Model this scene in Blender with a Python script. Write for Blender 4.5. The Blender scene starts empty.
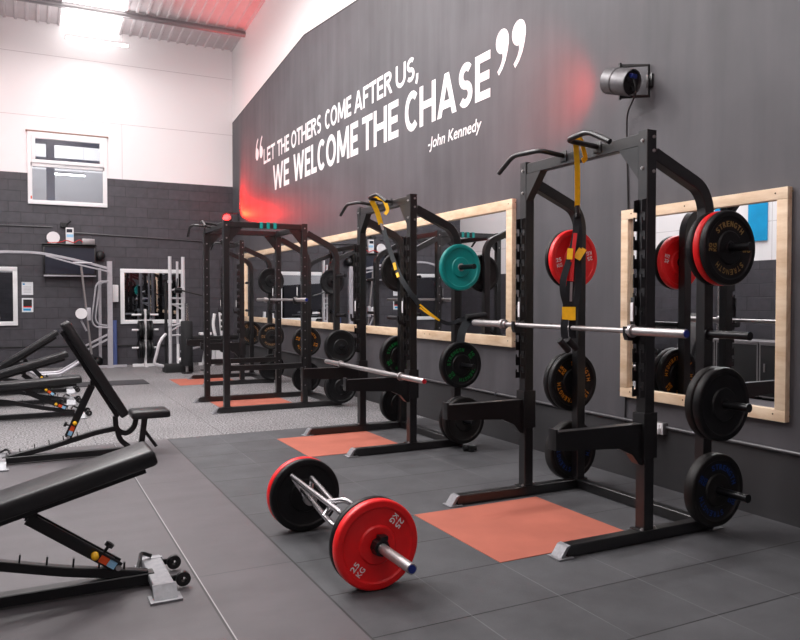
import bpy, bmesh, math, random
from mathutils import Vector, Matrix, Quaternion
random.seed(4)
SC = bpy.context.scene
COL = SC.collection
PI = math.pi
W = 2.03          # face of the right wall
FY = 13.75        # face of the far wall
LX = -4.13        # face of the left wall
BY = -6.0         # face of the wall behind the camera

# ------------------------------------------------------------------ materials
MATS = {}
def srgb(r, g, b):
    f = lambda c: (c/255)/12.92 if c/255 <= .04045 else ((c/255+.055)/1.055)**2.4
    return (f(r), f(g), f(b), 1)

def mat(name, col, rough=.5, metal=0, spec=.5, noise=0, nscale=20, bump=0, bscale=200, emit=0, coat=0):
    m = bpy.data.materials.new(name); m.use_nodes = True
    nt = m.node_tree; b = nt.nodes['Principled BSDF']
    b.inputs['Base Color'].default_value = col
    b.inputs['Roughness'].default_value = rough
    b.inputs['Metallic'].default_value = metal
    b.inputs['Specular IOR Level'].default_value = spec
    b.inputs['Coat Weight'].default_value = coat
    tc = nt.nodes.new('ShaderNodeTexCoord')
    if noise:
        n = nt.nodes.new('ShaderNodeTexNoise'); n.inputs['Scale'].default_value = nscale; n.inputs['Detail'].default_value = 4
        nt.links.new(tc.outputs['Object'], n.inputs['Vector'])
        r = nt.nodes.new('ShaderNodeMapRange'); r.inputs['From Min'].default_value = .3; r.inputs['From Max'].default_value = .7
        r.inputs['To Min'].default_value = 1-noise; r.inputs['To Max'].default_value = 1+noise
        nt.links.new(n.outputs['Fac'], r.inputs['Value'])
        v = nt.nodes.new('ShaderNodeVectorMath'); v.operation = 'SCALE'; v.inputs[0].default_value = col[:3]
        nt.links.new(r.outputs['Result'], v.inputs['Scale']); nt.links.new(v.outputs[0], b.inputs['Base Color'])
    if bump:
        n = nt.nodes.new('ShaderNodeTexNoise'); n.inputs['Scale'].default_value = bscale
        nt.links.new(tc.outputs['Object'], n.inputs['Vector'])
        bp = nt.nodes.new('ShaderNodeBump'); bp.inputs['Strength'].default_value = bump; bp.inputs['Distance'].default_value = .002
        nt.links.new(n.outputs['Fac'], bp.inputs['Height']); nt.links.new(bp.outputs[0], b.inputs['Normal'])
    if emit:
        b.inputs['Emission Color'].default_value = col; b.inputs['Emission Strength'].default_value = emit
    MATS[name] = m
    return m

mat('powder_black', srgb(13, 12, 14), .33, 0, .8, .15, 30, .15, 400)
mat('gloss_black', srgb(20, 20, 22), .3, 0, .5)
mat('matte_black', srgb(24, 24, 26), .6)
mat('rubber_black', srgb(17, 17, 19), .45, 0, .3, .25, 14, .3, 300)
mat('rubber_worn', srgb(24, 22, 22), .5, 0, .35, .3, 9, .3, 300)
mat('hub_black', srgb(24, 24, 27), .3, .4)
mat('plate_red', srgb(232, 22, 26), .36, 0, .5, .05, 20)
mat('plate_teal', srgb(0, 140, 136), .4, 0, .5, .06, 20)
mat('print_white', srgb(240, 235, 235), .5)
mat('print_gold', srgb(150, 124, 72), .5)
mat('print_orange', srgb(222, 140, 28), .5)
mat('print_green', srgb(0, 128, 56), .5)
mat('print_blue', srgb(22, 60, 130), .5)
mat('print_rust', srgb(150, 112, 74), .5)
mat('chrome', srgb(190, 188, 190), .25, 1)
mat('bright_tube', srgb(214, 212, 216), .3, .35)
mat('steel', srgb(176, 172, 172), .38, .85, .5, .08, 60)
mat('silver_paint', srgb(178, 176, 182), .42, .35, .5, .05, 20)
mat('cap_metal', srgb(140, 140, 144), .45, .4, .5, .12, 40)
mat('galvanised', srgb(150, 146, 148), .4, .7)
mat('conduit_grey', srgb(84, 83, 86), .35, .2, .6)
mat('vinyl', srgb(26, 26, 28), .36, 0, .5, .1, 40, .25, 350)
mat('bench_frame', srgb(18, 18, 21), .35, .1, .5)
mat('yellow', srgb(244, 186, 10), .5, 0, .5, .08, 40)
mat('orange', srgb(228, 84, 30), .5)
mat('label_blue', srgb(150, 200, 232), .5)
mat('webbing', srgb(30, 34, 38), .7, 0, .3, .2, 80, .3, 500)
mat('web_red', srgb(206, 24, 30), .6)
mat('foam', srgb(38, 38, 40), .8, 0, .3)
mat('white_pvc', srgb(238, 238, 240), .35)
mat('white_paint', srgb(228, 226, 228), .5)
mat('wood', srgb(226, 196, 162), .55, 0, .4, .06, 6)
mat('nail', srgb(90, 70, 50), .5, .5)
mat('tv_screen', srgb(30, 33, 48), .4, 0, .4)
mat('blue_cap', srgb(20, 40, 120), .4)
mat('red_cap', srgb(190, 40, 50), .4)
mat('banner_blue', srgb(0, 150, 205), .55, 0, .4, .08, 5)
mat('foam_blue', srgb(92, 110, 168), .7)
mat('trim_brown', srgb(140, 105, 90), .6)
mat('paper', srgb(226, 228, 232), .5)
mat('lamp_red', (1, .01, .01, 1), .4, emit=14)
mat('lamp_body', srgb(112, 110, 112), .4, .5, .5, .1, 30)
mat('tube_light', (1, .97, .95, 1), .4, emit=9)
mat('blue_steel', srgb(60, 74, 100), .5)
mat('room_grey', srgb(168, 168, 172), .8)
mat('terracotta_rubber', srgb(168, 96, 80), .75, 0, .25, .10, 3, .3, 300)
mat('thin_mat', srgb(62, 61, 64), .8, 0, .2, .1, 10)

# node shorthand
class NT:
    def __init__(s, name):
        s.m = bpy.data.materials.new(name); s.m.use_nodes = True; s.t = s.m.node_tree
        s.b = s.t.nodes['Principled BSDF']; MATS[name] = s.m
        tc = s.t.nodes.new('ShaderNodeTexCoord'); s.co = tc.outputs['Object']
        sp = s.t.nodes.new('ShaderNodeSeparateXYZ'); s.t.links.new(s.co, sp.inputs[0]); s.x, s.y, s.z = sp.outputs
    def put(s, v, inp):
        if hasattr(v, 'links') or isinstance(v, bpy.types.NodeSocket): s.t.links.new(v, inp)
        else: inp.default_value = v
    def ma(s, op, a, b=0, c=0):
        n = s.t.nodes.new('ShaderNodeMath'); n.operation = op
        for i, v in enumerate((a, b, c)): s.put(v, n.inputs[i])
        return n.outputs[0]
    def mix(s, f, a, b):
        n = s.t.nodes.new('ShaderNodeMix'); n.data_type = 'RGBA'
        s.put(f, n.inputs[0]); s.put(a, n.inputs[6]); s.put(b, n.inputs[7]); return n.outputs[2]
    def noise(s, scale, detail=4, vec=None, rough=.5):
        n = s.t.nodes.new('ShaderNodeTexNoise'); n.inputs['Scale'].default_value = scale; n.inputs['Detail'].default_value = detail
        n.inputs['Roughness'].default_value = rough
        s.t.links.new(vec or s.co, n.inputs['Vector']); return n.outputs['Fac']
    def rng(s, v, a, b, c, d):
        n = s.t.nodes.new('ShaderNodeMapRange'); s.put(v, n.inputs[0])
        for i, q in enumerate((a, b, c, d)): n.inputs[i+1].default_value = q
        return n.outputs[0]
    def vec(s, x, y, z):
        n = s.t.nodes.new('ShaderNodeCombineXYZ')
        for i, v in enumerate((x, y, z)): s.put(v, n.inputs[i])
        return n.outputs[0]
    def scale(s, c, f):
        n = s.t.nodes.new('ShaderNodeVectorMath'); n.operation = 'SCALE'; s.put(c, n.inputs[0]); s.put(f, n.inputs['Scale']); return n.outputs[0]
    def bump(s, h, st=.3, d=.005):
        n = s.t.nodes.new('ShaderNodeBump'); n.inputs['Strength'].default_value = st; n.inputs['Distance'].default_value = d
        s.t.links.new(h, n.inputs['Height']); s.t.links.new(n.outputs[0], s.b.inputs['Normal'])
    def line(s, v, period, off, w):       # 1 on a joint of half width w, every period
        f = s.ma('FRACT', s.ma('ADD', s.ma('DIVIDE', s.ma('SUBTRACT', v, off), period), .5))
        d = s.ma('MULTIPLY', s.ma('ABSOLUTE', s.ma('SUBTRACT', f, .5)), period)
        return s.ma('LESS_THAN', d, w)

def wall_right_mat():
    s = NT('painted_wall')
    edge = s.ma('SUBTRACT', 5.95, s.ma('MULTIPLY', .0962, s.ma('ABSOLUTE', s.ma('SUBTRACT', s.y, 8.85))))
    up = s.ma('GREATER_THAN', s.z, edge)
    st = s.noise(1.0, 5, s.vec(s.x, s.ma('MULTIPLY', s.y, 5), s.ma('MULTIPLY', s.z, .55)))
    bl = s.noise(1.3, 5)
    f = s.ma('ADD', s.rng(st, .3, .7, -.13, .14), s.rng(bl, .3, .7, -.12, .12))
    grey = s.scale(srgb(84, 82, 86)[:3], s.ma('ADD', 1, f))
    low = s.ma('LESS_THAN', s.z, .455)
    grey = s.mix(low, grey, srgb(56, 55, 57))
    c = s.mix(up, grey, srgb(236, 232, 232))
    ln = s.ma('MULTIPLY', s.ma('GREATER_THAN', s.z, s.ma('SUBTRACT', edge, .012)), s.ma('LESS_THAN', s.z, s.ma('ADD', edge, .012)))
    c = s.mix(ln, c, srgb(40, 38, 38))
    s.put(c, s.b.inputs['Base Color']); s.b.inputs['Roughness'].default_value = .55; s.b.inputs['Specular IOR Level'].default_value = .35
    s.bump(s.noise(6, 5), .12, .01)
wall_right_mat()

def block_mat(name, axis, zsplit, base=srgb(74, 72, 78)):
    s = NT(name)
    u = s.x if axis == 'x' else s.y
    br = s.t.nodes.new('ShaderNodeTexBrick')
    s.t.links.new(s.vec(s.ma('ADD', u, 20.11), s.ma('ADD', s.z, .06), 0), br.inputs['Vector'])
    br.inputs['Scale'].default_value = 1; br.inputs['Brick Width'].default_value = .45; br.inputs['Row Height'].default_value = .218
    br.inputs['Mortar Size'].default_value = .007; br.inputs['Mortar Smooth'].default_value = .3
    br.inputs['Color1'].default_value = base; br.inputs['Color2'].default_value = tuple(c*.84 for c in base[:3])+(1,)
    br.inputs['Mortar'].default_value = tuple(c*.6 for c in base[:3])+(1,)
    up = s.ma('GREATER_THAN', s.z, zsplit)
    j = s.ma('MAXIMUM', s.line(s.z, 1.27, 5.2, .006), s.ma('MULTIPLY', s.line(u, 2.4, -.37, .006), s.ma('LESS_THAN', s.z, 5.2)))
    white = s.mix(j, srgb(238, 235, 236), srgb(205, 200, 202))
    n = s.rng(s.noise(9, 5), .3, .7, .88, 1.12)
    s.put(s.mix(up, s.scale(br.outputs['Color'], n), white), s.b.inputs['Base Color'])
    s.b.inputs['Roughness'].default_value = .5; s.b.inputs['Specular IOR Level'].default_value = .4
    h = s.ma('MULTIPLY', s.ma('SUBTRACT', 1, up), s.ma('SUBTRACT', s.ma('MULTIPLY', s.noise(30, 5), .25), br.outputs['Fac']))
    s.bump(h, .6, .008)
block_mat('block_far', 'x', 4.02)
block_mat('block_side', 'y', 2.05)
block_mat('block_back', 'x', 2.6)

def floor_mat():
    s = NT('rubber_floor')
    far = s.ma('GREATER_THAN', s.y, 4.5)
    left = s.ma('MULTIPLY', s.ma('LESS_THAN', s.x, -1.0), s.ma('SUBTRACT', 1, far))
    # rubber tiles of half a metre
    fine = s.rng(s.noise(260, 2), .3, .7, .86, 1.14)
    big = s.rng(s.noise(2.6, 6, None, .62), .3, .7, .76, 1.22)
    cell = s.t.nodes.new('ShaderNodeTexWhiteNoise'); cell.noise_dimensions = '2D'
    s.t.links.new(s.vec(s.ma('FLOOR', s.ma('DIVIDE', s.x, .5)), s.ma('FLOOR', s.ma('DIVIDE', s.y, .5)), 0), cell.inputs['Vector'])
    tile = s.scale(srgb(75, 75, 78)[:3], s.ma('MULTIPLY', s.ma('MULTIPLY', fine, big), s.rng(cell.outputs['Value'], 0, 1, .9, 1.1)))
    ly = s.line(s.y, .5, 0, .004); lx = s.line(s.x, .5, 0, .0022)
    tile = s.mix(ly, tile, srgb(26, 26, 27)); tile = s.mix(s.ma('MULTIPLY', lx, s.rng(s.noise(1.2, 2), .4, .6, .15, .7)), tile, srgb(118, 118, 120))
    # smooth black mats on the left
    smear = s.noise(1.5, 6, s.vec(s.ma('MULTIPLY', s.x, 1.2), s.ma('MULTIPLY', s.y, 2.6), 0), .6)
    lm = s.scale(srgb(89, 85, 88)[:3], s.ma('MULTIPLY', s.rng(smear, .3, .7, .86, 1.12), s.rng(s.noise(180, 2), .3, .7, .95, 1.05)))
    lm = s.mix(s.line(s.y, 2.12, .535, .003), lm, srgb(56, 54, 56)); lm = s.mix(s.line(s.ma('SUBTRACT', s.x, -1.520), 1.83, 0, .006), lm, srgb(50, 49, 50)); lm = s.mix(s.line(s.ma('SUBTRACT', s.x, -1.512), 1.83, 0, .003), lm, srgb(160, 158, 160))
    # speckled rubber in the far half
    sp = s.rng(s.noise(48, 4, None, .8), .45, .55, 0, 1)
    fm = s.mix(sp, srgb(60, 59, 61), srgb(160, 157, 159))
    fm = s.scale(fm, s.rng(s.noise(.9, 3), .3, .7, .85, 1.1))
    fj = s.ma('MAXIMUM', s.line(s.x, 1.25, -.42, .006), s.line(s.y, 2.0, 6.4, .004))
    fm = s.mix(s.ma('MULTIPLY', fj, .5), fm, srgb(60, 59, 60))
    c = s.mix(left, tile, lm); c = s.mix(far, c, fm)
    edge = s.ma('MAXIMUM', s.ma('LESS_THAN', s.ma('ABSOLUTE', s.ma('SUBTRACT', s.y, 4.5)), .006),
                s.ma('MULTIPLY', s.ma('LESS_THAN', s.ma('ABSOLUTE', s.ma('SUBTRACT', s.x, -1.0)), .005), s.ma('SUBTRACT', 1, far)))
    c = s.mix(edge, c, srgb(44, 43, 44))
    s.put(c, s.b.inputs['Base Color'])
    s.put(s.ma('ADD', .62, s.ma('MULTIPLY', left, -.14)), s.b.inputs['Roughness'])
    s.b.inputs['Specular IOR Level'].default_value = .4
    s.bump(s.ma('SUBTRACT', s.noise(260, 2), s.ma('MULTIPLY', ly, 3)), .35, .002)
floor_mat()

def sheet_mat():
    s = NT('ceiling_sheet')
    s.put(s.mix(s.noise(3, 3), srgb(214, 208, 210), srgb(196, 190, 192)), s.b.inputs['Base Color']); s.b.inputs['Roughness'].default_value = .4
    s.b.inputs['Metallic'].default_value = .15
sheet_mat()

def wood_mat():
    s = NT('pine')
    g = s.noise(1.0, 5, s.vec(s.ma('MULTIPLY', s.x, 30), s.ma('MULTIPLY', s.y, 3), s.ma('MULTIPLY', s.z, 14)), .6)
    s.put(s.mix(s.rng(g, .35, .65, 0, 1), srgb(214, 182, 148), srgb(238, 214, 186)), s.b.inputs['Base Color'])
    s.b.inputs['Roughness'].default_value = .55
wood_mat()

def mirror_mat(name, col, rough, darkmix=0):
    m = bpy.data.materials.new(name); m.use_nodes = True; nt = m.node_tree; MATS[name] = m
    b = nt.nodes['Principled BSDF']; b.inputs['Metallic'].default_value = 1; b.inputs['Base Color'].default_value = col; b.inputs['Roughness'].default_value = rough
mirror_mat('mirror', (.82, .84, .85, 1), .0)
mirror_mat('dark_glass', (.42, .44, .47, 1), .015)

def glass_mat():
    m = bpy.data.materials.new('clear_glass'); m.use_nodes = True; nt = m.node_tree; MATS['clear_glass'] = m
    nt.nodes.remove(nt.nodes['Principled BSDF']); out = nt.nodes['Material Output']
    tr = nt.nodes.new('ShaderNodeBsdfTransparent'); gl = nt.nodes.new('ShaderNodeBsdfGlossy'); gl.inputs['Roughness'].default_value = .01
    tr.inputs['Color'].default_value = (.9, .92, .94, 1)
    mx = nt.nodes.new('ShaderNodeMixShader'); mx.inputs[0].default_value = .14
    nt.links.new(tr.outputs[0], mx.inputs[1]); nt.links.new(gl.outputs[0], mx.inputs[2]); nt.links.new(mx.outputs[0], out.inputs[0])
glass_mat()
mat('rooflight', (1, .98, .97, 1), .5, emit=1.6)

# ------------------------------------------------------------------ mesh helpers
def fillet(pts, r, n=5):
    pts = [Vector(p) for p in pts]; out = [pts[0]]
    for i in range(1, len(pts)-1):
        a, b, c = pts[i-1], pts[i], pts[i+1]
        d = min(r, (a-b).length*.49, (c-b).length*.49)
        p, q = b+(a-b).normalized()*d, b+(c-b).normalized()*d
        for k in range(n+1):
            t = k/n; out.append(p*(1-t)**2+b*2*t*(1-t)+q*t*t)
    out.append(pts[-1]); return out

class MB:
    def __init__(s): s.bm = bmesh.new(); s.mats = []; s.mi = 0
    def use(s, m):
        if m not in s.mats: s.mats.append(m)
        s.mi = s.mats.index(m); return s
    def _fin(s, fs):
        for f in fs: f.material_index = s.mi
    def box(s, lo, hi, bev=0, M=None):
        lo, hi = Vector(lo), Vector(hi); n0 = set(s.bm.faces)
        r = bmesh.ops.create_cube(s.bm, size=1)
        mt = Matrix.Translation((lo+hi)/2) @ Matrix.Diagonal([max(abs(v), 1e-5) for v in (hi-lo)]+[1])
        bmesh.ops.transform(s.bm, matrix=mt, verts=r['verts'])
        if bev:
            es = list({e for v in r['verts'] for e in v.link_edges})
            bmesh.ops.bevel(s.bm, geom=es, offset=bev, segments=2, profile=.6, affect='EDGES')
        nf = [f for f in s.bm.faces if f not in n0]
        if M is not None: bmesh.ops.transform(s.bm, matrix=M, verts=list({v for f in nf for v in f.verts}))
        s._fin(nf); return s
    def sweep(s, path, prof, N=None, cap=True):
        path = [Vector(p) for p in path]; rings = []; k = len(path)
        side = None
        for i, p in enumerate(path):
            t = (path[min(i+1, k-1)]-path[max(i-1, 0)]).normalized()
            if N is not None:
                nn = Vector(N); a = nn-t*nn.dot(t); a.normalize()
            else:
                if side is None:
                    h = Vector((0, 0, 1)) if abs(t.z) < .9 else Vector((1, 0, 0)); a = (h-t*h.dot(t)).normalized()
                else: a = (side-t*side.dot(t)).normalized()
                side = a
            b = t.cross(a)
            rings.append([s.bm.verts.new(p+a*u+b*v) for u, v in prof])
        fs = []; n = len(prof)
        for i in range(k-1):
            for j in range(n): fs.append(s.bm.faces.new((rings[i][j], rings[i][(j+1) % n], rings[i+1][(j+1) % n], rings[i+1][j])))
        if cap: fs += [s.bm.faces.new(rings[0][::-1]), s.bm.faces.new(rings[-1])]
        s._fin(fs); return s
    def tube(s, path, r, n=12, fr=0):
        if fr: path = fillet(path, fr)
        return s.sweep(path, [(r*math.cos(2*PI*j/n), r*math.sin(2*PI*j/n)) for j in range(n)])
    def cyl(s, a, b, r, n=16): return s.tube([a, b], r, n)
    def sq(s, path, w, h, N, fr=0, c=.004):      # w along N, h across
        if fr: path = fillet(path, fr, 8)
        w, h = w/2, h/2
        return s.sweep(path, [(w-c, h), (w, h-c), (w, -h+c), (w-c, -h), (-w+c, -h), (-w, -h+c), (-w, h-c), (-w+c, h)], N)
    def lathe(s, prof, n=40, org=(0, 0, 0), ax='y', close=False):   # prof: (distance along axis, radius)
        o = Vector(org); rings = []
        for d, r in prof:
            ring = []
            for j in range(n if r > 1e-6 else 1):
                c, q = r*math.cos(2*PI*j/n), r*math.sin(2*PI*j/n)
                v = {'y': (c, d, q), 'x': (d, c, q), 'z': (c, q, d)}[ax]
                ring.append(s.bm.verts.new(o+Vector(v)))
            rings.append(ring)
        fs = []
        seq = list(zip(rings, rings[1:]))+([(rings[-1], rings[0])] if close else [])
        for A, B in seq:
            for j in range(n):
                k = (j+1) % n
                vs = [A[j % len(A)], A[k % len(A)], B[k % len(B)], B[j % len(B)]]
                u = []
                for v in vs:
                    if v not in u: u.append(v)
                if len(u) > 2: fs.append(s.bm.faces.new(u))
        s._fin(fs); return s
    def prism(s, pts, f, d):      # polygon pts (u,v); f(u,v)->3D; d = extrusion vector
        d = Vector(d); A = [s.bm.verts.new(Vector(f(u, v))) for u, v in pts]; B = [s.bm.verts.new(v.co+d) for v in A]; n = len(A)
        fs = [s.bm.faces.new(A), s.bm.faces.new(B[::-1])]+[s.bm.faces.new((A[i], A[(i+1) % n], B[(i+1) % n], B[i])) for i in range(n)]
        s._fin(fs); return s
    def ball(s, c, r, n=12, sc=(1, 1, 1)):
        n0 = set(s.bm.faces); rr = bmesh.ops.create_uvsphere(s.bm, u_segments=n*2, v_segments=n, radius=r)
        bmesh.ops.transform(s.bm, matrix=Matrix.Translation(c) @ Matrix.Diagonal(list(sc)+[1]), verts=rr['verts'])
        s._fin([f for f in s.bm.faces if f not in n0]); return s
    def text(s, string, M, h, w=None, bold=.0, thick=.002):      # letters of cap height h; M maps (x right, y up, z out)
        vs, fs, bx = glyphs(string, 0)
        k = h/.729; x0, x1 = bx; kx = w/(x1-x0+bold) if w else k
        n = 1 if bold <= 0 else (2 if bold < .035 else 3)
        for q in range(n):
            dx = 0 if n == 1 else bold*q/(n-1)
            for dy in ((0,) if bold < .03 else (-.014, .014)):
                nv = [s.bm.verts.new(M @ Vector(((v[0]-x0+dx)*kx, (v[1]+dy)*k, (q*2+(dy > 0))*.0004))) for v in vs]
                nf = []
                for f in fs:
                    try: nf.append(s.bm.faces.new([nv[i] for i in f]))
                    except ValueError: pass
                s._fin(nf)
        return s

GC = {}
def glyphs(string, bold):
    key = (string, bold)
    if key in GC: return GC[key]
    cu = bpy.data.curves.new('t', 'FONT'); cu.body = string; cu.offset = bold; cu.resolution_u = 4; cu.fill_mode = 'BOTH'
    ob = bpy.data.objects.new('t', cu); COL.objects.link(ob)
    bpy.context.view_layer.update()
    dg = bpy.context.evaluated_depsgraph_get()
    me = bpy.data.meshes.new_from_object(ob.evaluated_get(dg))
    vs = [tuple(v.co) for v in me.vertices]; fs = [tuple(p.vertices) for p in me.polygons]
    xs = [v[0] for v in vs]
    bpy.data.objects.remove(ob); bpy.data.curves.remove(cu); bpy.data.meshes.remove(me)
    GC[key] = (vs, fs, (min(xs), max(xs))); return GC[key]

def obj(name, mb, material=None, parent=None, loc=(0, 0, 0), rot=None, smooth=35, label=None):
    me = bpy.data.meshes.new(name)
    bmesh.ops.recalc_face_normals(mb.bm, faces=mb.bm.faces[:]) if not getattr(mb, 'keep', False) else None
    mb.bm.to_mesh(me); mb.bm.free()
    names = mb.mats if mb.mats else [material]
    for n in names: me.materials.append(MATS[n])
    if smooth:
        for p in me.polygons: p.use_smooth = True
        me.set_sharp_from_angle(angle=math.radians(smooth))
    o = bpy.data.objects.new(name, me); COL.objects.link(o)
    if parent: o.parent = parent
    o.location = loc
    if rot: o.rotation_euler = rot
    if label: o['label'] = label
    return o
def tag(o, label, cat, group=None):
    o['label'] = label; o['category'] = cat
    if group: o['group'] = group
    return o
def thing(name, label, cat, loc=(0, 0, 0), rz=0, group=None):
    o = bpy.data.objects.new(name, None); COL.objects.link(o); o.empty_display_size = .1
    o.location = loc; o.rotation_euler = (0, 0, rz); return tag(o, label, cat, group)
def struct(name, mb, m=None, smooth=0):
    o = obj(name, mb, m, smooth=smooth); o['kind'] = 'structure'; return o
def clone(o, parent=None):
    c = o.copy(); COL.objects.link(c)
    if parent: c.parent = parent
    for ch in list(o.children): clone(ch, c)
    return c
def place(o, label, loc, rot=(0, 0, 0), group=None):
    o.location = loc; o.rotation_euler = rot; o['label'] = label
    if group: o['group'] = group
    return o

# ------------------------------------------------------------------ the room
struct('floor', MB().box((LX-.2, BY-.2, -.1), (W+.15, FY+.15, 0)), 'rubber_floor')
struct('wall_right', MB().box((W, BY-.2, -.1), (W+.15, FY+.15, 9.5)), 'painted_wall')
wx0, wx1, wz0, wz1 = -2.20, -.68, 3.39, 4.875       # opening of the high window
b = MB()
b.box((LX-.2, FY, -.1), (wx0, FY+.15, 9.5)); b.box((wx1, FY, -.1), (W, FY+.15, 9.5))
b.box((wx0, FY, -.1), (wx1, FY+.15, wz0)); b.box((wx0, FY, wz1), (wx1, FY+.15, 9.5))
struct('wall_back', b, 'block_far')
struct('wall_left', MB().box((LX-.15, BY-.2, -.1), (LX, FY, 9.5)), 'block_side')
struct('wall_front', MB().box((LX, BY-.15, -.1), (W, BY, 9.5)), 'block_back')
# small room seen through the high window
b = MB().use('room_grey')
b.box((-3.0, 16.2, 2.8), (.1, 16.3, 4.5)); b.box((-3.0, FY+.15, 2.9), (-2.9, 16.2, 5.6)); b.box((0, FY+.15, 2.9), (.1, 16.2, 5.6))
b.box((-3.0, FY+.15, 2.8), (.1, 16.2, 2.9)); b.use('white_paint').box((-3.0, FY+.15, 5.6), (.1, 16.3, 5.7)); b.box((-3.0, 16.2, 4.5), (.1, 16.3, 5.6))
b.use('blue_steel').box((-1.84, 14.2, 2.9), (-1.68, 14.35, 5.6)); b.box((-2.9, 14.2, 4.74), (0, 14.3, 4.84)); b.box((-2.9, 14.2, 4.38), (0, 14.3, 4.45))
struct('wall_recess', b)

# corrugated roof
SL = .085
def rz(y): return 7.11+(FY-y)*SL
b = MB(); prof = []
x = LX-.02
while x < W+.0:
    prof += [(x, .03), (x+.13, .03), (x+.145, 0), (x+.185, 0)]; x += .2
prof.append((W+.02, .03))
rl = (-1.56, -.43)
y0, y1 = BY-.1, FY+.02
vr = [[b.bm.verts.new((px, y, rz(y)+dz)) for px, dz in prof] for y in (y0, y1)]
b.use('ceiling_sheet')
b.use('rooflight'); b.use('ceiling_sheet')
for i in range(len(prof)-1):
    f = b.bm.faces.new((vr[0][i], vr[0][i+1], vr[1][i+1], vr[1][i]))
    mid = (prof[i][0]+prof[i+1][0])/2
    f.material_index = 1 if rl[0] < mid < rl[1] else 0
b.keep = True
struct('ceiling', b)
for k, y in enumerate((12.62, 10.2, 7.8, 5.4, 3.0, .6)):
    b = MB(); z = rz(y)-.045
    b.cyl((LX, y, z-.02), (W, y, z-.02), .055, 12); b.box((LX, y-.03, z-.0), (W, y+.03, z+.045))
    o = struct('trim_%d' % (k+1), b, 'galvanised', smooth=35)

# ------------------------------------------------------------------ windows on the far wall
def frame_boxes(b, x0, x1, z0, z1, t, ya, yb, bev=.006):
    b.box((x0, ya, z0), (x1, yb, z0+t), bev); b.box((x0, ya, z1-t), (x1, yb, z1), bev)
    b.box((x0, ya, z0+t*.98), (x0+t, yb, z1-t*.98), bev); b.box((x1-t, ya, z0+t*.98), (x1, yb, z1-t*.98), bev)
    return b
b = frame_boxes(MB(), wx0, wx1, wz0, wz1, .085, FY-.05, FY+.06)
b.box((wx0+.05, FY-.05, 4.16), (wx1-.05, FY+.05, 4.24), .006)
win = struct('window_1', b, 'white_pvc', smooth=35)
b = frame_boxes(MB(), wx0+.075, wx1-.075, 4.23, wz1-.075, .07, FY-.085, FY-.01)
obj('top_sash', b, 'white_pvc', win)
obj('window_pane', MB().box((wx0+.14, FY-.04, 4.29), (wx1-.14, FY-.034, wz1-.14)), 'clear_glass', win, smooth=0)
obj('window_pane', MB().box((wx0+.08, FY+.0, wz0+.08), (wx1-.08, FY+.006, 4.17)), 'clear_glass', win, smooth=0)
obj('window_handle', MB().box((-1.5, FY-.11, 4.22), (-1.44, FY-.08, 4.3), .005), 'white_pvc', win)
obj('head_trim', MB().box((wx0-.03, FY-.06, wz1-.005), (wx1+.03, FY+.01, wz1+.02)), 'trim_brown', win, smooth=0, label='thin brown strip over the window head')
obj('warning_sticker', MB().box((wx0+.05, FY-.052, wz0+.1), (wx0+.075, FY-.0495, wz0+.16)), 'orange', win, smooth=0, label='small orange sticker')
for nm, (x0, x1) in (('window_2', (-.435, .93)), ('window_3', (-3.49, -2.41))):
    b = frame_boxes(MB(), x0, x1, .895, 2.09, .085, FY-.045, FY)
    w_ = struct(nm, b, 'white_pvc', smooth=35)
    obj('window_pane', MB().box((x0+.07, FY-.02, .96), (x1-.07, FY-.012, 2.02)), 'dark_glass', w_, smooth=0)

# ------------------------------------------------------------------ mirrors on the right wall
def wall_mirror(label, y0, y1, z0, z1, t, d, joints):
    r = thing('wall_mirror', label, 'mirror', (W, (y0+y1)/2, z0))
    oy = (y0+y1)/2; a, c, h = y0-oy, y1-oy, z1-z0
    obj('mirror_pane', MB().box((-.012, a+t*.8, t*.8), (-.006, c-t*.8, h-t*.8)), 'mirror', r, smooth=0)
    for nm, lo, hi in (('frame_rail', (-d, a, 0), (-.001, c, t)), ('frame_rail', (-d, a, h-t), (-.001, c, h)),
                       ('frame_stile', (-d, a, t+.0015), (-.001, a+t, h-t-.0015)), ('frame_stile', (-d, c-t, t+.0015), (-.001, c, h-t-.0015))):
        obj(nm, MB().box(lo, hi, .002), 'pine', r)
    for q in joints:
        for z in (t*.6, h-t*.45):
            for s_ in (-.06, .06):
                obj('screw', MB().cyl((-d-.001, q-oy+s_, z), (-d+.001, q-oy+s_, z), .006, 8), 'nail', r)
    return r
wall_mirror('square gym mirror in a raw pine frame behind the nearest rack', -.256, 1.200, .653, 2.143, .075, .045, (-.23, 1.15, .5))
wall_mirror('very long gym mirror in a raw pine frame behind the three farther racks', 2.685, 12.7, .960, 2.42, .10, .05, (2.69, 4.4, 6.2))

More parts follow.
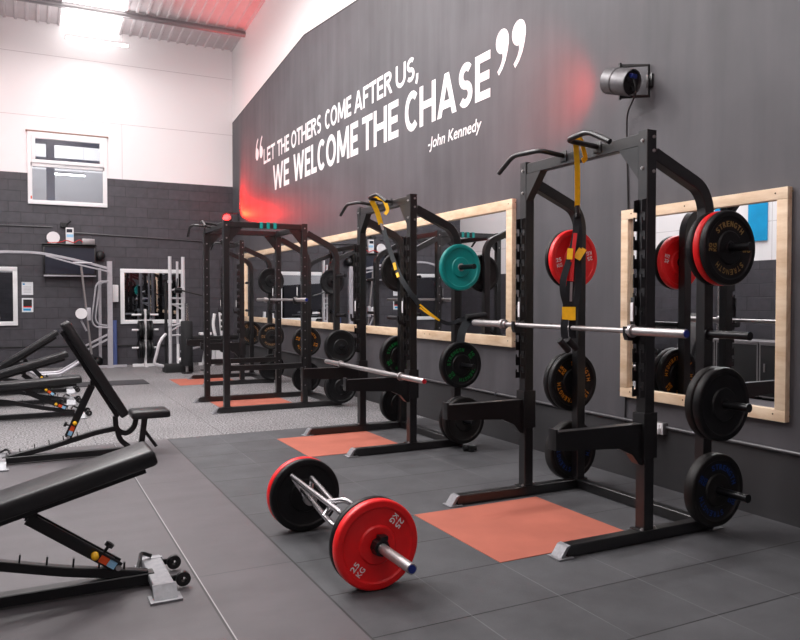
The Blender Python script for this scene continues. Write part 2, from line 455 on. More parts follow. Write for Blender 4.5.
# ------------------------------------------------------------------ writing on the right wall
def arc(cx, cy, rx, ry, a0, a1, n=14):
    return [(cx+rx*math.cos(math.radians(a0+(a1-a0)*k/n)), cy+ry*math.sin(math.radians(a0+(a1-a0)*k/n))) for k in range(n+1)]
def letter(ch, w, h, t):
    """centre lines of the strokes of a capital letter, w wide, h high, stroke t"""
    q = t/2; L, Rr, B, T, m = q, w-q, q, h-q, h*.5
    if ch == 'L': return [[(L, 0), (L, h)], [(L, B), (w, B)]]
    if ch == 'E': return [[(L, 0), (L, h)], [(L, B), (w, B)], [(L, T), (w, T)], [(L, m), (w*.92, m)]]
    if ch == 'F': return [[(L, 0), (L, h)], [(L, T), (w, T)], [(L, m), (w*.90, m)]]
    if ch == 'T': return [[(w/2, 0), (w/2, h)], [(0, T), (w, T)]]
    if ch == 'H': return [[(L, 0), (L, h)], [(Rr, 0), (Rr, h)], [(L, m), (Rr, m)]]
    if ch == 'A': return [[(L, 0), (w/2, h)], [(Rr, 0), (w/2, h)], [(w*.22, h*.27), (w*.78, h*.27)]]
    if ch == 'M': return [[(L, 0), (L+w*.05, h)], [(Rr, 0), (Rr-w*.05, h)], [(L+w*.05, h), (w/2, h*.12)], [(Rr-w*.05, h), (w/2, h*.12)]]
    if ch == 'W': return [[(L, h), (w*.27, 0)], [(w*.27, 0), (w*.5, h*.96)], [(w*.5, h*.96), (w*.73, 0)], [(w*.73, 0), (Rr, h)]]
    if ch == 'O': return [arc(w/2, h/2, w/2-q, h/2-q+h*.015, 0, 360, 32)]
    if ch == 'C': return [arc(w*.56, h/2, w*.56-q, h/2-q+h*.015, 48, 312, 24)]
    if ch == 'U': return [[(L, h)]+arc(w/2, w/2*.9, w/2-q, w/2*.9-q, 180, 360, 16)+[(Rr, h)]]
    if ch == 'S':
        r1 = (h-t)/4+.0
        return [arc(w*.52, h-q-r1, w*.48-q, r1, 38, 90, 5)+arc(w*.52, h-q-r1, w*.48-q, r1, 90, 250, 14)[1:]+arc(w*.48, q+r1, w*.48-q, r1, 70, -90, 14)[0:]+arc(w*.48, q+r1, w*.48-q, r1, -90, -145, 6)[1:]]
    if ch == 'R': return [[(L, 0), (L, h)], [(L, T), (w*.5, T)]+arc(w*.5, h*.74, w*.44-q, T-h*.74, 90, -90, 12)+[(L, h*.48)], [(w*.48, h*.48), (Rr+t*.1, 0)]]
    if ch == ',': return [[(w*.55, t*1.1), (w*.5, 0), (w*.1, -t*1.0)]]
LW = dict(A=.74, C=.60, E=.50, F=.48, H=.68, L=.46, M=.88, O=.74, R=.60, S=.52, T=.58, U=.66, W=1.0)
LW[','] = .16
def wall_word(b, s_, ya, yb, z0, cap, t):
    # reads towards -y, up is +z, faces -x
    gap = .085*cap; tot = sum(LW[c]*cap for c in s_); k = ((ya-yb)-gap*(len(s_)-1))/tot; u0 = 0; dep = 0
    for ch in s_:
        w = LW[ch]*cap*k
        for st_ in letter(ch, w, cap, t):
            dep += 1; x = W-.002-.0003*(dep % 12); n = len(st_); A, B = [], []
            closed = n > 20 and abs(st_[0][0]-st_[-1][0])+abs(st_[0][1]-st_[-1][1]) < 1e-6
            for i, p in enumerate(st_):
                p = Vector(p); a = Vector(st_[max(i-1, 0)]); c = Vector(st_[min(i+1, n-1)])
                if closed and i in (0, n-1): a = Vector(st_[-2]); c = Vector(st_[1])
                d = (c-a).normalized(); nn = Vector((-d.y, d.x))*t/2
                if n == 2 and abs(d.x) > .05 and abs(d.y) > .3: nn = Vector((-t/2/max(abs(d.y), .5), 0))*(1 if d.y > 0 else -1)   # diagonal strokes end flat
                A.append(b.bm.verts.new((x, ya-u0-(p+nn).x, z0+(p+nn).y))); B.append(b.bm.verts.new((x, ya-u0-(p-nn).x, z0+(p-nn).y)))
            for i in range(n-1): b._fin([b.bm.faces.new((A[i], A[i+1], B[i+1], B[i]))])
        u0 += w+gap
quote = thing('wall_quote', 'large white painted motivational quote high on the grey wall', 'lettering', (0, 0, 0))
b = MB()
for s_, ya, yb in (('LET', 11.26, 10.50), ('THE', 10.36, 9.66), ('OTHERS', 9.54, 8.03), ('COME', 7.86, 6.79), ('AFTER', 6.68, 5.44), ('US,', 5.33, 4.71)):
    b = MB(); wall_word(b, s_, ya, yb, 4.135, .30, .056); obj('quote_word', b, 'print_white', quote, smooth=0)
for s_, ya, yb in (('WE', 10.64, 9.66), ('WELCOME', 9.42, 6.54), ('THE', 6.40, 5.25), ('CHASE', 5.07, 3.14)):
    b = MB(); wall_word(b, s_, ya, yb, 3.525, .485, .092); obj('quote_word', b, 'print_white', quote, smooth=0)
b = MB()
M = Matrix(((0, 0, -1, W-.003), (-1, -.18, 0, 4.47), (0, 1, 0, 3.225), (0, 0, 0, 1)))
b.text('-John Kennedy', M, .135, 1.15, .04)
obj('quote_attribution', b, 'print_white', quote, smooth=0)
def quote_mark(b, yc, zc, s_, flip):
    # comma shaped mark, u to the right as read (-y); flip turns it into an opening mark
    pts = [(.5*math.cos(math.radians(t)), .5*math.sin(math.radians(t))) for t in range(0, 271, 10)]
    pts += [(.02, -.52), (.03, -.66), (-.06, -.86), (-.20, -1.02), (-.38, -1.16), (-.26, -1.34), (.02, -1.14), (.26, -.84), (.42, -.48), (.495, -.18)]
    q = -1 if flip else 1
    P = [(yc-q*u*s_*.92, zc+q*(v+.36)*s_) for u, v in pts]
    b.bm.faces.new([b.bm.verts.new((W-.003, y, z)) for y, z in P])
for yc, zc, fl in ((11.72, 4.50, True), (11.43, 4.50, True), (2.93, 3.94, False), (2.65, 3.94, False)):
    b = MB(); quote_mark(b, yc, zc, .245, fl); obj('quotation_mark', b, 'print_white', quote, smooth=0)

# ------------------------------------------------------------------ services on walls
b = MB(); b.cyl((W-.014, BY, .465), (W-.014, 12.9, .465), .013, 10)
for y in range(-5, 13, 2): b.box((W-.03, y-.01, .445), (W, y+.01, .485))
tag(obj('wall_conduit', b, 'conduit_grey'), 'long thin metal conduit running low along the grey right wall', 'conduit')
b = MB(); b.tube([(-1.41, FY-.02, 2.83), (1.95, FY-.02, 2.72)], .014, 8)
b.tube([(-4.0, FY-.02, 2.93), (-1.75, FY-.02, 2.93)], .014, 8)
tag(obj('wall_conduit', b, 'conduit_grey'), 'thin conduit crossing the far block wall above the television', 'conduit')
b = MB(); b.cyl((LX+.1, FY-.02, .47), (1.95, FY-.02, .40), .012, 8)
tag(obj('wall_conduit', b, 'matte_black'), 'black pipe running low along the foot of the far block wall', 'conduit')
so = thing('power_socket', 'grey metal double power socket on the low conduit behind the nearest rack', 'socket', (W, .815, .41))
obj('back_box', MB().box((-.045, -.075, 0), (0, .075, .09), .004), 'galvanised', so)
obj('face_plate', MB().box((-.052, -.073, .002), (-.045, .073, .088), .003), 'white_paint', so)
for y in (-.035, .035): obj('switch', MB().box((-.057, y-.01, .06), (-.052, y+.01, .078)), 'white_pvc', so)
for y in (-.035, .035): obj('plug', MB().box((-.085, y-.024, .006), (-.052, y+.024, .052), .006), 'matte_black' if y > 0 else 'white_paint', so)

al = thing('strip_light', 'small white batten standing in for a light reflected in the lower pane of the high window', 'lamp', (-1.42, 14.7, 4.16))  # added batten stands in for a strip light mirrored in the pane
obj('lamp_housing', MB().box((-.38, -.04, .04), (.38, .04, .08), .004), 'white_paint', al)
obj('fluorescent_tube', MB().cyl((-.37, 0, .02), (.37, 0, .02), .018), 'tube_light', al)
for x in (-.35, .35): obj('suspension_wire', MB().cyl((x, 0, .08), (x, 0, 1.43), .004, 6), 'galvanised', al)

# stage lamps
def stage_lamp(label, loc, rz_, tilt, mount):
    r = thing('stage_lamp', label, 'lamp', loc)
    R = Matrix.Rotation(rz_, 4, 'Z') @ Matrix.Rotation(tilt, 4, 'X')
    def rot(o): o.matrix_local = R; return o
    b = MB().lathe([(.105, .098), (.11, .103), (.02, .103), (.015, .097), (.005, .097), (0, .103), (-.11, .103), (-.125, .099), (-.125, .093), (-.095, .092), (-.095, 0)], 28)
    b.lathe([(.105, .098), (.10, .093), (.05, .088), (.045, 0)], 28)
    rot(obj('lamp_housing', b, 'lamp_body', r))
    rot(obj('lens', MB().lathe([(.085, .07), (.10, 0)], 24), 'lamp_red', r))
    b = MB(); b.lathe([(-.102, .094), (-.105, 0)], 24)
    b.box((-.05, -.125, .0), (.03, -.104, .04), .004); b.cyl((.03, -.12, -.04), (.03, -.104, -.04), .018)
    rot(obj('rear_panel', b, 'matte_black', r))
    b = MB(); b.box((-.04, -.145, .03), (.015, -.108, .062), .004)
    rot(obj('power_plug', b, 'blue_cap', r, label='bright blue cable plug'))
    m = Vector(mount)
    zt = .118
    b = MB()
    b.sq([(0, 0, zt), (m.x-.02, m.y, zt), (m.x-.02, m.y, -zt), (0, 0, -zt)], .006, .03, (0, 1, 0))
    b.box((m.x-.02, m.y-.03, -.05), (m.x, m.y+.03, .05), .003)
    obj('yoke', b, 'powder_black', r)
    for s_ in (-1, 1):
        obj('knob', MB().cyl((0, 0, s_*.10), (0, 0, s_*.14), .012, 10), 'gloss_black', r)
    return r
stage_lamp('grey cylindrical stage lamp on a black yoke high on the right wall', (1.83, 1.06, 3.115), math.radians(6), math.radians(17), (.20, -.12, 0))
stage_lamp('distant stage lamp glowing red beside the far corner of the room', (1.76, 13.2, 3.225), math.radians(160), math.radians(14), (.27, .0, 0))
pc = thing('power_cable', 'thin black cable hanging down the grey wall from the stage lamp', 'cable', (2.0, 1.19, 0))
obj('cable_run', MB().tube(fillet([(-.18, -.265, 3.14), (-.16, -.30, 3.0), (-.03, -.06, 2.9), (.02, -.01, 2.7), (.02, -.03, 2.155)], .08), .0065, 6), 'matte_black', pc)
obj('cable_run', MB().tube(fillet([(.02, -.02, .646), (.02, -.01, .42), (.01, -.2, .22), (0, -.33, .26), (-.02, -.352, .415)], .08), .006, 6), 'matte_black', pc)

# strip light under the roof
sl = thing('strip_light', 'long white fluorescent batten hung on two wires below the rooflight', 'lamp', (-.94, 12.6, 6.5))
obj('lamp_housing', MB().box((-.59, -.05, .045), (.59, .05, .085), .005), 'white_paint', sl)
obj('fluorescent_tube', MB().cyl((-.575, 0, .02), (.575, 0, .02), .019), 'tube_light', sl)
for x in (-.58, .58):
    obj('end_cap', MB().box((x-.012, -.03, -.002), (x+.012, .03, .05), .003), 'white_paint', sl)
    obj('suspension_wire', MB().cyl((x*.8, 0, .08), (x*.8, .02, rz(12.6)-6.5-.1), .003, 6), 'galvanised', sl)

# ------------------------------------------------------------------ weight plates
PROTO = {}
def plate(label, loc, kind, t=.05, r=.225, text=None, ang=0, flip=False, group=None, tilt=0):
    """axis along y, numbered face towards -y; loc = centre of the numbered face"""
    key = (kind, round(t, 3), r, text)
    if key in PROTO:
        root = clone(PROTO[key])
    else:
        root = thing('weight_plate', '', 'weight plate')
        body = {'red': 'plate_red', 'teal': 'plate_teal', 'worn': 'rubber_worn', 'black': 'rubber_black'}[kind]
        hub = .095 if kind in ('red', 'teal') else .1
        half = [(.0, .030), (.0, hub-.004), (.0035, hub), (.010, hub+.004), (.010, r*.79), (.008, r*.81), (.001, r*.84), (0, r*.87), (.0015, r*.96), (.006, r*.985), (.014, r)]
        pr = half+[(t-d, rr) for d, rr in half[::-1]]
        obj('plate_body', MB().lathe(pr, 56, close=True), body, root, smooth=28)
        ring = [(-.002, .026), (-.003, .031), (-.002, .036), (.0, .038), (t, .038), (t+.002, .036), (t+.003, .031), (t+.002, .026)]
        obj('hub_ring', MB().lathe(ring, 28, close=True), 'steel' if kind == 'teal' else ('hub_black'), root)
        if kind == 'red' :
            for a in (225, 45):
                b = MB()
                ar = math.radians(a); d = Vector((math.cos(ar), math.sin(ar)))
                rt = -d; up = Vector((-rt.y, rt.x))
                for s_, off, hh in (('25', .012, .030), ('KG', -.030, .030)):
                    wd = .050
                    o = d*.150-rt*wd/2+up*off
                    M = Matrix(((rt.x, up.x, 0, o.x), (0, 0, -1, .0092), (rt.y, up.y, 0, o.y), (0, 0, 0, 1)))
                    b.text(s_, M, hh, wd, .03)
                obj('weight_marking', b, 'print_white', root, smooth=0)
        elif text:
            m, num = text
            for a0, word in ((90, 'STRENGTH'), (270, 'STRENGTH')):
                b = MB()
                n = len(word)
                for i, ch in enumerate(word):
                    sgn = -1; a = math.radians(a0+sgn*(i-(n-1)/2)*13)
                    d = Vector((math.cos(a), math.sin(a))); rt = Vector((d.y, -d.x)); up = d
                    o = d*.128-rt*.0125
                    M = Matrix(((rt.x, up.x, 0, o.x), (0, 0, -1, .0092), (rt.y, up.y, 0, o.y), (0, 0, 0, 1)))
                    b.text(ch, M, .034, .024, .06)
                obj('plate_lettering', b, m, root, smooth=0)
            for a0 in (0, 180):
                b = MB()
                a = math.radians(a0); d = Vector((math.cos(a), math.sin(a))); rt = Vector((d.y, -d.x)); up = d
                for s_, off in ((num, .022), ('KG', -.014)):
                    o = d*(.128+off)-rt*.024
                    M = Matrix(((rt.x, up.x, 0, o.x), (0, 0, -1, .0092), (rt.y, up.y, 0, o.y), (0, 0, 0, 1)))
                    b.text(s_, M, .028, .048, .05)
                obj('weight_marking', b, m, root, smooth=0)
        PROTO[key] = root
    place(root, label, loc, (0, math.radians(ang), PI if flip else 0), group)
    return root

# ------------------------------------------------------------------ racks
FX, RX = .972, 1.46       # front and rear post centres
PW = .075
def bolt(parent, p, ax, s_=1):
    d = {'x': Vector((1, 0, 0)), 'y': Vector((0, 1, 0)), 'z': Vector((0, 0, 1))}[ax]*s_
    p = Vector(p)
    return obj('bolt', MB().tube([p-d*.002, p+d*.006], .011, 6).tube([p+d*.006, p+d*.012], .006, 6), 'steel', parent)
def holes(b, x, y, z0, z1, ax, s_, step=.1):
    z = z0
    while z <= z1:
        if ax == 'x': b.cyl((x, y, z), (x+s_*.0015, y, z), .009, 8)
        else: b.cyl((x, y, z), (x, y+s_*.0015, z), .009, 8)
        z += step
def foot_cap(parent, x, y):
    b = MB()
    b.box((x-.075, y-.055, 0), (x+.03, y+.055, .010), .003)
    b.prism([(x-.055, .010), (x-.012, .068), (x+.012, .074), (x+.012, .066), (x+.0, .058), (x-.03, .010)], lambda u, v: (u, y-.042, v), (0, .084, 0))
    return obj('foot_cap', b, 'cap_metal', parent, label='bare metal end cap')
def safety_arm(parent, y, x0=.29, x1=FX):
    f = x1-.0375-.008
    b = MB()
    b.prism([(x0, .700), (x0, .610), (x0+.03, .600), (f-.18, .575), (f-.08, .53), (f-.03, .47), (f, .46), (f, .70)], lambda u, v: (u, y-.028, v), (0, .056, 0))
    b.box((x0-.006, y-.034, .605), (x0+.008, y+.034, .722), .003)
    b.box((x0+.02, y-.03, .70), (f, y+.03, .706), .001)
    o = obj('safety_arm', b, 'powder_black', parent, smooth=25)
    b = MB()
    for s_ in (-1, 1): b.box((f-.002, y+s_*.0395, .50), (x1+.05, y+s_*.047, .77), .002)
    b.box((f-.008, y-.047, .50), (f, y+.047, .77), .002); b.box((x1+.0395, y-.047, .50), (x1+.048, y+.047, .77), .002)
    obj('arm_sleeve', b, 'powder_black', o)
    return o
def bar_cup(parent, y, x1=FX, z=1.245):
    f = x1-.0375
    b = MB()
    yc = y+(.025 if y < .4 else -.025); b.box((f-.046, yc-.016, z+.03), (f-.037, yc+.016, z+.20), .002); b.box((f-.046, yc-.016, z-.05), (f-.001, yc+.016, z-.03), .002)
    f -= .034; y = yc
    b.prism([(f-.012, z-.055), (f-.058, z-.05), (f-.070, z-.02), (f-.070, z+.030), (f-.060, z+.030), (f-.054, z-.012), (f-.012, z-.015)], lambda u, v: (u, y-.015, v), (0, .03, 0))
    o = obj('bar_cup', b, 'powder_black', parent)
    b = MB().box((f-.018, y-.010, z+.06), (f-.0125, y+.010, z+.17), .002)
    obj('cup_liner', b, 'white_paint', o, label='pale plastic liner strip')
    return o
def tooth_strip(parent, y, x1=FX, za=.86, zb=1.96):
    f = x1-.0375; b = MB()
    pts = [(f+.0, za)]
    z = za
    pts = [(f, za)]
    while z < zb:
        pts += [(f-.036, z), (f-.036, z+.062), (f-.026, z+.062), (f-.026, z+.042), (f-.009, z+.042), (f-.009, z+.092), (f-.036, z+.092)]
        z += .11
    pts += [(f-.036, z), (f-.036, z+.05), (f, z+.06)]
    b.prism(pts, lambda u, v: (u, y-.003, v), (0, .006, 0))
    return b
def rack(label, y0, group=None):
    r = thing('half_rack', label, 'rack', (0, 0, 0), 0, group)
    ys = (-.08, 1.085)
    for y in ys:
        o = obj('base_beam', MB().sq([(.37, y, .038), (RX+.06, y, .038)], .07, .066, (0, 1, 0)), 'powder_black', r)
        foot_cap(o, .37, y)
        obj('foot_plate', MB().box((RX+.02, y-.05, .001), (RX+.14, y+.05, .006), .001), 'cap_metal', o, label='bare metal floor plate')
    obj('rear_crossbar', MB().sq([(RX, ys[0]+.036, .038), (RX, ys[1]-.036, .038)], .07, .066, (1, 0, 0)), 'powder_black', r)
    obj('top_crossbeam', MB().sq([(FX, ys[0]+.038, 2.372), (FX, ys[1]-.038, 2.372)], .06, .075, (1, 0, 0)), 'powder_black', r)
    for k, y in enumerate(ys):
        sg = -1 if k == 0 else 1
        b = MB().use('powder_black').sq([(FX, y, .072), (FX, y, 2.42)], PW, PW, (1, 0, 0))
        b.box((FX-.065, y-.05, .071), (FX+.065, y+.05, .077), .001)
        post = obj('front_post', b, None, r)
        strip = tooth_strip(post, y-.03)
        strip2 = tooth_strip(post, y+.03)
        obj('hook_strip', strip, 'powder_black', post, smooth=0); obj('hook_strip', strip2, 'powder_black', post, smooth=0)
        for z in (2.36, 2.20):
            bolt(post, (FX-PW/2, y, z), 'x', -1)
        for z in (2.38, 2.30, 2.18): bolt(post, (FX+.012, y-PW/2, z), 'y', -1)
        for dx in (-.05, .05): bolt(post, (FX+dx, y-.045 if False else y-.03, .079), 'z', 1)
        # rear post curves forward over the top to the front post
        b = MB().use('powder_black').sq([(FX+.038, y, 2.285), (RX-.06, y, 2.12), (RX, y, 2.02), (RX, y, .075)], .07, .075, (0, 1, 0), fr=.13)
        b.box((RX-.055, y-.045, .071), (RX+.055, y+.045, .077), .001)
        rp = obj('rear_post', b, None, r)
        b = MB().prism([(0, 0), (.0, -.19), (.16, 0)], lambda u, v: (FX-.034, y-sg*(.0385+u), 2.334+v), (.06, 0, 0))
        g = obj('gusset_plate', b, 'powder_black', r)
        for z in (.27, .80, 1.22, 1.74):
            b = MB().cyl((RX, y+sg*.036, z), (RX, y+sg*.32, z), .0235, 16)
            b.cyl((RX, y+sg*.0355, z), (RX, y+sg*.043, z), .042, 16)
            h = obj('storage_horn', b, 'hub_black', r)
            obj('end_cap', MB().cyl((RX, y+sg*.32, z), (RX, y+sg*.326, z), .026, 16), 'gloss_black', h)
        bar_cup(r, y); safety_arm(r, y)
    # multi grip pull-up handles
    X = FX-.03
    for pts in ([(X, .64, 2.395), (.755, .655, 2.418), (.73, .92, 2.424), (.73, 1.09, 2.33)], [(X, .31, 2.395), (.70, .32, 2.415), (.715, .14, 2.435), (.73, -.03, 2.345)]):
        h = obj('pull_up_handle', MB().tube(pts, .0165, 14, .05), 'powder_black', r)
        obj('handle_flange', MB().box((X-.008, pts[0][1]-.035, 2.355), (X-.0, pts[0][1]+.035, 2.425), .002), 'powder_black', h)
    r.location = (0, y0, 0)
    return r
R1 = rack('nearest black half rack, its red floor mat closest to the camera', 0, 'half racks along the mirror wall')
R2 = clone(R1); place(R2, 'second black half rack from the camera, teal plate on its rear post', (0, 2.96, 0))
R4 = clone(R1); place(R4, 'farthest black half rack, standing behind the full power cage', (0, 9.1, 0))

# full cage
def cage(y0):
    r = thing('power_cage', 'black four post power cage with long safety beams, third rack from the camera', 'rack', (0, y0, 0))
    ys = (0, 1.12); xs = (-.03, 1.0)
    for y in ys:
        o = obj('base_beam', MB().sq([(-.15, y, .038), (RX+.06, y, .038)], .07, .066, (0, 1, 0)), 'powder_black', r)
        foot_cap(o, -.15, y)
        obj('top_beam', MB().sq([(xs[0]+.038, y, 2.375), (xs[1]-.038, y, 2.375)], .05, .07, (0, 1, 0)), 'powder_black', r)
        for x in xs:
            b = MB().use('powder_black').sq([(x, y, .072), (x, y, 2.42)], PW, PW, (1, 0, 0)); b.box((x-.06, y-.05, .071), (x+.06, y+.05, .077), .001)
            b.use('galvanised'); holes(b, x-PW/2, y, .3, 2.1, 'x', -1, .12)
            if y > .5 or x > .5: holes(b, x, y-PW/2, .3, 2.1, 'y', -1, .12)
            p_ = obj('cage_post', b, None, r)
            for z in (2.36, 2.2): bolt(p_, (x, y-PW/2, z), 'y', -1)
            s_ = 1 if x < .5 else -1
            obj('gusset_plate', MB().prism([(0, 0), (0, -.2), (.17, 0)], lambda u, v: (x+s_*(.0385+u), y-.005, 2.338+v), (0, .01, 0)), 'powder_black', r)
        b = MB().sq([(xs[0]+.04, y, .56), (xs[1]-.04, y, .56)], .05, .07, (0, 1, 0))
        b.box((xs[0]+.039, y-.045, .5), (xs[0]+.047, y+.045, .68), .002); b.box((xs[1]-.047, y-.045, .5), (xs[1]-.039, y+.045, .68), .002)
        obj('safety_beam', b, 'powder_black', r)
        b = MB().sq([(xs[1]+.038, y, 2.30), (RX-.06, y, 2.12), (RX, y, 2.02), (RX, y, .075)], .07, .075, (0, 1, 0), fr=.13)
        obj('rear_post', b, 'powder_black', r)
        sg = -1 if y == 0 else 1
        for z in (.27, .80, 1.22, 1.74):
            h = obj('storage_horn', MB().cyl((RX, y+sg*.036, z), (RX, y+sg*.30, z), .0235, 14), 'hub_black', r)
        bar_cup(r, y, 1.0, 1.42)
    for x in xs:
        obj('top_crossbeam', MB().sq([(x, ys[0]+.038, 2.375), (x, ys[1]-.038, 2.375)], .05, .07, (1, 0, 0)), 'powder_black', r)
    obj('rear_crossbar', MB().sq([(RX, ys[0]+.036, .038), (RX, ys[1]-.036, .038)], .07, .066, (1, 0, 0)), 'powder_black', r)
    X = xs[0]-.025
    for pts in ([(X, .75, 2.40), (-.25, .76, 2.42), (-.28, .95, 2.42), (-.28, 1.12, 2.30)], [(X, .40, 2.40), (-.25, .39, 2.42), (-.27, .22, 2.42), (-.27, .05, 2.34)]):
        obj('pull_up_handle', MB().tube(pts, .0165, 12, .05), 'powder_black', r)
    for x in (.40, .49, .58):
        obj('grip_band', MB().sq([(x, -.001, 2.375), (x+.04, -.001, 2.375)], .062, .082, (0, 1, 0)), 'plate_teal', r, label='small teal band')
    return r
cage(5.98)

# floor inlays under each rack
g = 'terracotta floor squares inside the racks'
for i, (x0, y0, x1, y1, lab) in enumerate(((0, 0, 1, 1, 'large terracotta rubber square in the floor of the nearest rack'),
        (0, 3.02, 1, 4.0, 'terracotta rubber square under the second rack, behind the trap bar'),
        (0, 6.08, 1, 7.06, 'terracotta rubber square inside the power cage'), (0, 9.25, 1, 10.3, 'farthest terracotta rubber square, at the foot of the farthest rack'))):
    tag(obj('floor_square', MB().box((x0, y0, 0), (x1, y1, .003)), 'terracotta_rubber', smooth=0), lab, 'floor mat', g)

# plates on racks
gp = 'weight plates stored on the rack horns'
def stack(y0, far, z, items):
    y = y0+(1.085+.045 if far else -.08-.045)
    for kind, t, text, ang, lab in items:
        if far: plate(lab, (RX, y, z), kind, t, text=text, ang=ang, group=gp); y += t+.004
        else: plate(lab, (RX, y-t, z), kind, t, text=text, ang=ang, group=gp); y -= t+.004
gold = ('print_gold', '20'); orange = ('print_orange', '15'); green = ('print_green', '10'); blue = ('print_blue', '20'); rust = ('print_rust', '15')
stack(0, False, 1.74, [('black', .045, None, 0, 'plain black plate, innermost of three on the upper horn nearest the camera'),
    ('red', .045, None, 20, 'red plate sandwiched between two black ones, nearest rack near side'),
    ('black', .045, gold, 0, 'black plate with faded gold lettering, outermost on the upper horn nearest the camera')])
stack(0, False, .80, [('worn', .055, None, 0, 'worn black plate behind another, middle horn of the nearest rack near side'),
    ('black', .055, None, 0, 'plain black plate, outer one on the middle horn of the nearest rack near side')])
stack(0, False, .27, [('worn', .075, blue, 30, 'thick black plate with dark blue lettering, lowest horn nearest the camera')])
stack(0, True, 1.74, [('red', .05, None, 32, 'bright red plate high on the far rear post of the nearest rack'),
    ('black', .04, None, 0, 'black plate hidden behind the red one on the far rear post of the nearest rack')])
stack(0, True, .80, [('black', .05, orange, 40, 'black plate with orange lettering on the far rear post of the nearest rack'),
    ('black', .05, None, 0, 'black plate with a grey edge behind the orange lettered one, nearest rack')])
stack(0, True, .27, [('worn', .085, blue, 60, 'thick black plate low on the far rear post of the nearest rack, near the floor')])
stack(2.96, False, 1.74, [('teal', .05, None, 0, 'teal green plate high on the near rear post of the second rack')])
stack(2.96, False, .80, [('black', .07, green, -40, 'black plate with green lettering on the near side of the second rack')])
stack(2.96, False, .27, [('black', .06, None, 0, 'inner of two black plates low on the near side of the second rack'),
    ('worn', .06, None, 0, 'outer of two black plates low on the near side of the second rack')])
stack(2.96, True, 1.74, [('worn', .05, None, 0, 'dark plate high on the far rear post of the second rack, behind the strap')])
stack(2.96, True, .80, [('black', .085, green, -30, 'black plate with green lettering on the far side of the second rack')])
stack(2.96, True, .27, [('black', .085, None, 0, 'black plate low on the far side of the second rack')])
stack(6.02, False, .80, [('black', .08, None, 0, 'black plate on the near side of the power cage at waist height')])
stack(6.02, False, .27, [('black', .05, None, 0, 'inner black plate low on the near side of the power cage'), ('black', .05, None, 0, 'outer black plate low on the near side of the power cage')])
stack(6.02, True, .80, [('worn', .06, orange, 20, 'black plate with orange lettering on the far side of the power cage')])
stack(6.02, True, .27, [('black', .07, None, 0, 'black plate low on the far side of the power cage')])
stack(9.1, False, .80, [('worn', .06, rust, 0, 'brown lettered black plate on the near side of the farthest rack')])
stack(9.1, False, 1.74, [('black', .06, None, 0, 'black plate high on the near side of the farthest rack')])
stack(9.1, False, .27, [('black', .07, None, 0, 'black plate low on the near side of the farthest rack')])
stack(9.1, True, .80, [('worn', .06, rust, 60, 'brown lettered black plate on the far side of the farthest rack')])

# barbells
def barbell(label, loc, L=2.05, sleeve=.40, rot=0, caps=('blue_cap', 'blue_cap'), shaft=.016):
    r = thing('barbell', label, 'barbell', loc, rot)
    h = L/2
    obj('shaft', MB().cyl((0, -h+sleeve-.02, 0), (0, h-sleeve+.02, 0), shaft, 14), 'steel', r)
    for s_ in (-1, 1):
        b = MB().lathe([(s_*(h-.002), 0), (s_*h, .022), (s_*(h-.006), .025), (s_*(h-sleeve), .025), (s_*(h-sleeve), .038), (s_*(h-sleeve-.03), .038), (s_*(h-sleeve-.032), .028), (s_*(h-sleeve-.055), .026), (s_*(h-sleeve-.06), .014)], 24)
        sl_ = obj('sleeve', b, 'steel', r)
        obj('end_cap', MB().cyl((0, s_*h, 0), (0, s_*(h+.003), 0), .021, 20), caps[0 if s_ < 0 else 1], sl_)
    return r
barbell('silver barbell racked across the nearest half rack in front of the mirror', (.866, .575, 1.249), 2.10, .385)
barbell('silver barbell lying low across the safety arms of the second rack', (.74, 3.36, .7335), 2.3, .42, caps=('red_cap', 'white_paint'), shaft=.0225)
barbell('silver barbell racked in the power cage behind the second rack', (.905, 6.72, 1.425), 2.2)

# ------------------------------------------------------------------ trap bar on the floor
TX = -.76; TZ = .226
tb = thing('trap_bar', 'silver open trap bar lying loaded with red plates on the black tiles', 'barbell', (TX, 0, 0))
for s_, a, c in ((-1, .10, -.41), (1, .93, 1.42)):
    b = MB().lathe([(a, 0), (a, .025), (c, .025), (c, 0)], 24, (0, 0, TZ))
    sl_ = obj('sleeve', b, 'steel', tb)
    obj('end_cap', MB().cyl((0, c, TZ), (0, c+.003*s_, TZ), .019, 20), 'blue_cap', sl_)
    p = a-.006*s_
    b = MB().cyl((0, a-.02*s_*0, TZ), (0, a+.03*-s_, TZ), .042, 20)
    obj('inner_collar', b, 'steel', tb)
h = []
F = lambda x, y, z: (x-TX, y, z)
obj('frame_tube', MB().tube([F(-.76, .93, TZ), F(-.80, .92, .26), F(-.875, .93, .375), F(-.905, .08, .375), F(-.86, .12, .29), F(-.76, .11, TZ)], .0155, 14, .03), 'chrome', tb)
obj('frame_tube', MB().tube([F(-.79, .92, .23), F(-.815, .91, .295), F(-.905, .20, .285), F(-.85, .13, .25)], .0155, 14, .03), 'chrome', tb)
obj('handle', MB().tube([F(-.765, .90, .24), F(-.755, .90, .35), F(-.77, .86, .365), F(-.835, .34, .35), F(-.90, .32, .29)], .0155, 14, .04), 'chrome', tb)
obj('handle', MB().tube([F(-.78, .12, .24), F(-.80, .12, .38), F(-.84, .16, .41), F(-.90, .28, .375)], .0155, 14, .04), 'chrome', tb)
def spring_collar(label, y, s_):
    b = MB(); P = [(.026, -.0), (.045, 0), (.045, .05), (.026, .05)]
    b.lathe([(y, .0262), (y, .046), (y+s_*.045, .042), (y+s_*.045, .0262)], 8, (TX, 0, TZ), close=True)
    b.box((TX-.012, min(y, y+s_*.05), TZ+.035), (TX+.03, max(y, y+s_*.05), TZ+.058), .004)
    tag(obj('bar_collar', b, 'gloss_black'), label, 'collar')
g = 'plates loaded on the trap bar'
